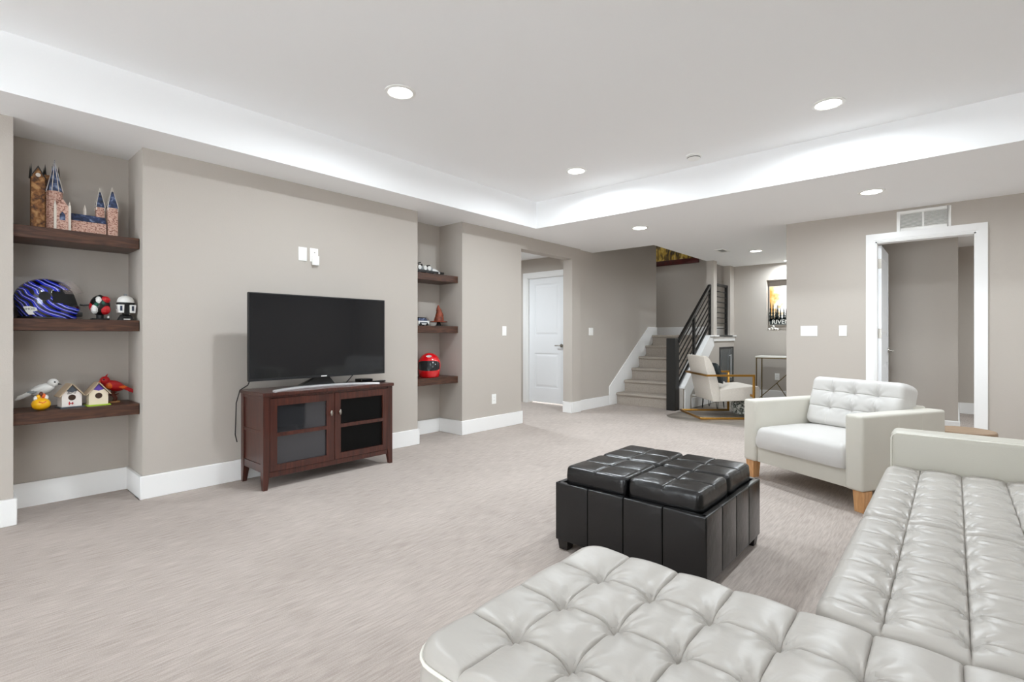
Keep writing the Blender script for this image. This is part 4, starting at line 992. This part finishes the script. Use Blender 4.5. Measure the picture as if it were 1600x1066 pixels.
# brick-built toys on the middle left shelf
RED = flat('toy_red', '#b3131b', 0.3); GRN = flat('toy_green', '#1d5a49', 0.35); WHI = flat('toy_white', '#e9e9e6', 0.35); GRY = flat('toy_grey', '#8f9496', 0.4); BLK = BLACKP
YEL = flat('toy_yellow', '#f4b813', 0.35); ORG = flat('toy_orange', '#e2661c', 0.35); BRW = flat('toy_brown', '#5d2616', 0.4)
t = thing('toy_bust', 'round red, green and white brick-built toy on a black stand beside the blue helmet', 'toy', (-4.30, 0.70, Z2))
G().box(-0.04, 0.04, -0.045, 0.045, 0, 0.012).build('stand', BLK, t, bevel=0.002, seg=1)
G().cyl((0, 0, 0.012), (0, 0, 0.04), 0.02, n=10).build('stem', BLK, t)
G().ell((0, 0, 0.098), (0.052, 0.055, 0.070)).build('body', BLK, t, smooth=True)
for (c_, r_, m_) in (((0.025, 0.022, 0.070), (0.032, 0.032, 0.034), RED), ((0.018, -0.03, 0.075), (0.034, 0.022, 0.036), WHI), ((0.018, 0.024, 0.135), (0.034, 0.03, 0.026), RED), ((0.02, -0.012, 0.128), (0.036, 0.020, 0.030), WHI), ((0.03, 0.008, 0.112), (0.026, 0.016, 0.018), GRN), ((0.034, -0.024, 0.102), (0.022, 0.014, 0.016), GRN), ((0.0, -0.045, 0.09), (0.03, 0.014, 0.03), RED), ((0.0, 0.0, 0.155), (0.03, 0.016, 0.016), BLK)):
    g = G().ell(c_, r_, 8, 6); g.build('plate', m_, t)
G().tube([(0.0, -0.05, 0.10), (0.005, -0.085, 0.095), (0.005, -0.105, 0.098)], 0.006, n=6).build('antenna', BLK, t)
G().cyl((0.048, 0.036, 0.02), (0.050, 0.036, 0.02), 0.006, n=8).build('stud', WHI, t)
t = thing('toy_bust', 'white domed brick-built toy with a black band on a black stand at the shelf end', 'toy', (-4.265, 0.832, Z2))
G().frustum((-0.04, 0.04, -0.043, 0.043, 0), (-0.022, 0.022, -0.026, 0.026, 0.04)).build('stand', BLK, t)
G().box(0.0385, 0.0405, -0.018, 0.018, 0.004, 0.012).build('name_plate', WHI, t)
G().box(-0.03, 0.034, -0.014, 0.014, 0.04, 0.12).build('column', BLK, t)
G().lathe([(0.05, 0.108), (0.052, 0.118), (0.05, 0.122), (0.001, 0.122)], n=20).build('brow_band', BLK, t)
G().lathe([(0.05, 0.122), (0.047, 0.140), (0.036, 0.158), (0.018, 0.168), (0.001, 0.170)], n=20).build('dome', WHI, t, smooth=True)
G().box(-0.01, 0.01, -0.008, 0.008, 0.168, 0.182).build('crest', GRY, t)
for s in (-1, 1):
    o = G().frustum((-0.02, 0.04, s * 0.031 - 0.015, s * 0.031 + 0.015, 0.052), (-0.025, 0.044, s * 0.033 - 0.018, s * 0.033 + 0.018, 0.106)).build('cheek_plate', WHI, t)
    G().box(0.043, 0.046, s * 0.032 - 0.006, s * 0.032 + 0.006, 0.065, 0.098).build('vent_slot', BLUR, o)
    G().cyl((0, s * 0.048, 0.09), (0, s * 0.054, 0.09), 0.014, n=12).build('side_disc', GRY, t)

# lower left shelf
def bird(t, m_body, m_wing, m_beak, m_eye, tail, flip=1):
    # body along local y; head at +y*flip
    f = flip
    R_ = Matrix.Rotation(-0.35 * f, 3, 'X') if f > 0 else Matrix.Rotation(0.35, 3, 'X')
    R_ = Matrix.Rotation(0.35 * f, 3, 'X')
    b = G().ell((0, 0, 0.115), (0.034, 0.066, 0.036), R=R_).build('body', m_body, t, smooth=True)
    h = G().ell((0, 0.052 * f, 0.155), (0.028, 0.029, 0.029)).build('head', m_body, t, smooth=True)
    G().cyl((0.004, 0.074 * f, 0.150), (0.008, 0.096 * f, 0.144), 0.007, 0.001, n=6).build('beak', m_beak, h)
    for s in (-1, 1): G().ell((s * 0.022, 0.064 * f, 0.162), (0.005, 0.006, 0.006), 8, 5).build('eye', m_eye, h)
    for k in range(4):
        g = G().ell((0.031, -(0.02 + 0.022 * k) * f, 0.118 - 0.013 * k), (0.006, 0.040, 0.013), 8, 5, R=Matrix.Rotation((0.35 + 0.06 * k) * f, 3, 'X')); g.build('wing_feather', m_wing[k % len(m_wing)], t)
    for k in range(3):
        G().ell((-0.012 + 0.012 * k, -(0.072 + tail * 0.9) * f, 0.088 - tail * 0.25), (0.007, 0.026 + tail, 0.007), 8, 5, R=Matrix.Rotation(0.22 * f, 3, 'X')).build('tail_feather', m_wing[0], t)
t = thing('toy_bird', 'white brick-built toy bird perched at the left end of the bottom left shelf', 'toy', (-4.40, 0.425, Z3), -0.25)
bird(t, WHI, [WHI, GRY, WHI, WHI], BLK, BLK, 0.01, 1)
G().cyl((0, 0.005, 0.0), (0, 0.005, 0.095), 0.006, n=8).build('perch_post', DRK, t)
G().cyl((0, 0.005, 0), (0, 0.005, 0.008), 0.035, n=14).build('perch_base', DRK, t)
t = thing('toy_bird', 'red brick-built toy bird on a twig perch behind the cream birdhouse', 'toy', (-4.385, 0.79, Z3), 0.15)
bird(t, RED, [RED, ORG, RED, RED], ORG, BLK, 0.035, -1)
G().ell((0.018, -0.03, 0.118), (0.016, 0.024, 0.022), 8, 6).build('breast', ORG, t)
G().cyl((0, -0.052, 0.17), (0, -0.035, 0.2), 0.010, 0.001, n=6).build('crest', RED, t)
G().tube([(0, 0, 0.0), (0.006, 0.008, 0.03), (-0.004, -0.008, 0.06), (0.0, 0.004, 0.095)], 0.013, n=7).build('perch_post', BRW, t)
for a, z in ((0.5, 0.05), (2.4, 0.06), (4.0, 0.045)): G().cyl((0, 0, z), (0.035 * math.cos(a), 0.035 * math.sin(a), z + 0.01), 0.005, 0.003, n=6).build('twig', BRW, t)
G().cyl((0, 0, 0), (0, 0, 0.008), 0.035, n=16).build('perch_base', OAK, t)
t = thing('toy_bird', 'round yellow toy duck with orange tuft at the front of the bottom left shelf', 'toy', (-4.245, 0.405, Z3), 0.1)
G().ell((0, 0, 0.038), (0.042, 0.046, 0.038), 20, 12).build('body', YEL, t, smooth=True)
G().tube([(0.034, -0.016, 0.056), (0.042, 0.0, 0.048), (0.034, 0.016, 0.056)], 0.003, n=6).build('smile', ORG, t)
for k, (y, z, m_) in enumerate(((-0.012, 0.083, YEL), (0.012, 0.088, ORG), (0.0, 0.10, BRW), (0.024, 0.078, WHI), (-0.026, 0.075, WHI))):
    G().ell((0.0, y, z), (0.012, 0.011, 0.016), 8, 6).build('tuft', m_, t, smooth=True)
CRM = flat('birdhouse_cream', '#e6d8c0', 0.6); PNK = flat('birdhouse_white', '#e9e2dc', 0.6); PUR = flat('paint_purple', '#5b3f9e', 0.5); LIM = flat('paint_lime', '#a6c63a', 0.5)
HOL = flat('birdhouse_hole', '#3a2517', 0.8); PLY = flat('birdhouse_plywood', '#b9a58c', 0.6); SLT = flat('paint_slate', '#4a5058', 0.5)
def birdhouse(label, y, rz, wall_m, roof_m, base_m, peak_m):
    t = thing('birdhouse', label, 'birdhouse', (-4.29, y, Z3), rz, 'painted birdhouses on the shelf')
    G().box(-0.05, 0.058, -0.062, 0.062, 0, 0.008).build('base', base_m, t, bevel=0.001, seg=1)
    b = G().prism([(-0.05, 0.008), (0.05, 0.008), (0.05, 0.082), (0.0, 0.142), (-0.05, 0.082)], -0.042, 0.042, 'x').build('house_body', wall_m, t)
    G().cyl((0.042, 0, 0.066), (0.0435, 0, 0.066), 0.019, n=20).build('entry_hole', HOL, b)
    G().prism([(-0.028, 0.108), (0.0, 0.098), (0.028, 0.108), (0.0, 0.142)], 0.042, 0.0428, 'x').build('painted_peak', peak_m, b)
    for s in (-1, 1):
        p0, p1 = (s * 0.062, 0.072), (0.0, 0.150)
        nrm = Vector((p1[1] - p0[1], -(p1[0] - p0[0]))).normalized() * 0.005
        if nrm.y < 0: nrm = -nrm
        poly = [p0, p1, (p1[0] + nrm.x, p1[1] + nrm.y), (p0[0] + nrm.x, p0[1] + nrm.y)]
        G().prism(poly, -0.055, 0.054, 'x').build('roof_board', roof_m, t)
    return t, b
t, b = birdhouse('white painted birdhouse with dark peak and lettering on the bottom left shelf', 0.545, 0.15, PNK, PLY, SLT, SLT)
Mt = Matrix(((0, 0, 1, 0.0432), (1, 0, 0, -0.004), (0, 1, 0, 0.096), (0, 0, 0, 1)))
text_mesh('lettering', 'Bird', 0.026, BLACKP, b, Mt, depth=0.0003, shear=0.3)
G().box(0.042, 0.0428, -0.018, 0.008, 0.026, 0.031).box(0.042, 0.0428, -0.016, -0.011, 0.018, 0.04).box(0.042, 0.0428, 0.0, 0.005, 0.02, 0.036).build('red_marks', RED, b)
birdhouse('cream painted birdhouse with purple peak and lime base on the bottom left shelf', 0.683, 0.05, CRM, PLY, LIM, PUR)

# right niche
t = thing('model_vehicle', 'long grey brick-built model vehicle on the top right shelf', 'model', (-4.34, 3.53, R1), 0.06)
G().box(-0.05, 0.05, -0.22, 0.20, 0.022, 0.045).build('chassis', DRK, t)
G().box(-0.035, 0.035, -0.2, 0.04, 0.045, 0.085).build('hull', GRY, t, bevel=0.006)
G().frustum((-0.035, 0.035, 0.04, 0.15, 0.045), (-0.02, 0.02, 0.04, 0.09, 0.075)).build('nose', WHI, t)
for y in (-0.16, -0.08, -0.02): G().cyl((0.036, y, 0.07), (0.05, y, 0.07), 0.024, n=16).build('side_drum', WHI, t, smooth=True)
for y in (-0.18, -0.11, 0.0): G().box(-0.03, 0.03, y - 0.006, y + 0.006, 0.085, 0.11).build('rib', DRK, t)
G().cyl((0.0, -0.21, 0.10), (0.02, -0.12, 0.125), 0.005, n=8).build('mast', BLK, t)
G().box(-0.03, 0.03, 0.15, 0.215, 0.02, 0.04).build('bumper', GRY, t)
for y in (-0.17, -0.06, 0.05, 0.16):
    for s in (-1, 1): G().cyl((s * 0.035, y, 0.018), (s * 0.055, y, 0.018), 0.018, n=14).build('wheel', BLK, t, smooth=True)
G().ell((0.052, 0.12, 0.03), (0.01, 0.012, 0.012), 10, 6).build('headlight', WHI, t, smooth=True)
t = thing('toy_van', 'small white toy van with dark roof on the middle right shelf', 'toy', (-4.33, 3.44, R2), 0.05)
G().box(-0.035, 0.035, -0.08, 0.075, 0.014, 0.055).build('body', WHI, t, bevel=0.005)
G().frustum((-0.033, 0.033, -0.075, 0.055, 0.055), (-0.028, 0.028, -0.07, 0.035, 0.085)).build('cabin', BLUR, t)
G().box(-0.03, 0.03, -0.074, 0.04, 0.085, 0.093).build('roof', BLK, t, bevel=0.002, seg=1)
for y in (-0.05, 0.045):
    for s in (-1, 1): G().cyl((s * 0.025, y, 0.016), (s * 0.038, y, 0.016), 0.016, n=14).build('wheel', BLK, t, smooth=True)
G().box(0.0352, 0.036, -0.06, 0.05, 0.03, 0.042).build('side_stripe', SLT, t)
t = thing('pointed_hat', 'small brown pointed hat ornament on a black stand, middle right shelf', 'ornament', (-4.34, 3.685, R2), -0.3)
HATM = ramp_noise('brown_hat', [(0.35, '#4a1d10'), (0.65, '#a1492a')], 18, 0.55, 0.5)
G().cyl((0, 0, 0), (0, 0, 0.01), 0.045, n=18).cyl((0, 0, 0.01), (0, 0, 0.052), 0.03, 0.018, n=12).build('stand', BLK, t)
G().lathe([(0.001, 0.050), (0.095, 0.046), (0.10, 0.050), (0.095, 0.056), (0.05, 0.058), (0.001, 0.058)], n=28).build('brim', HATM, t, smooth=True)
hp = [(0.056, 0.056), (0.055, 0.075), (0.050, 0.10), (0.045, 0.115), (0.047, 0.122), (0.040, 0.145), (0.030, 0.170), (0.032, 0.176), (0.022, 0.20), (0.010, 0.225), (0.002, 0.24)]
vs_ = []; fs_ = []
for j, (r, z) in enumerate(hp):
    k = (z - 0.056) / 0.18; ox = 0.018 * math.sin(k * 5) * k + 0.012 * k * k
    for i in range(20): a = 2 * PI * i / 20; vs_.append((r * 0.9 * math.cos(a), r * math.sin(a) + ox, z))
for j in range(len(hp) - 1):
    for i in range(20): fs_.append((j * 20 + i, j * 20 + (i + 1) % 20, (j + 1) * 20 + (i + 1) % 20, (j + 1) * 20 + i))
fs_.append(tuple(range((len(hp) - 1) * 20, len(hp) * 20)))
G().add(vs_, fs_).build('cone', HATM, t, smooth=True)
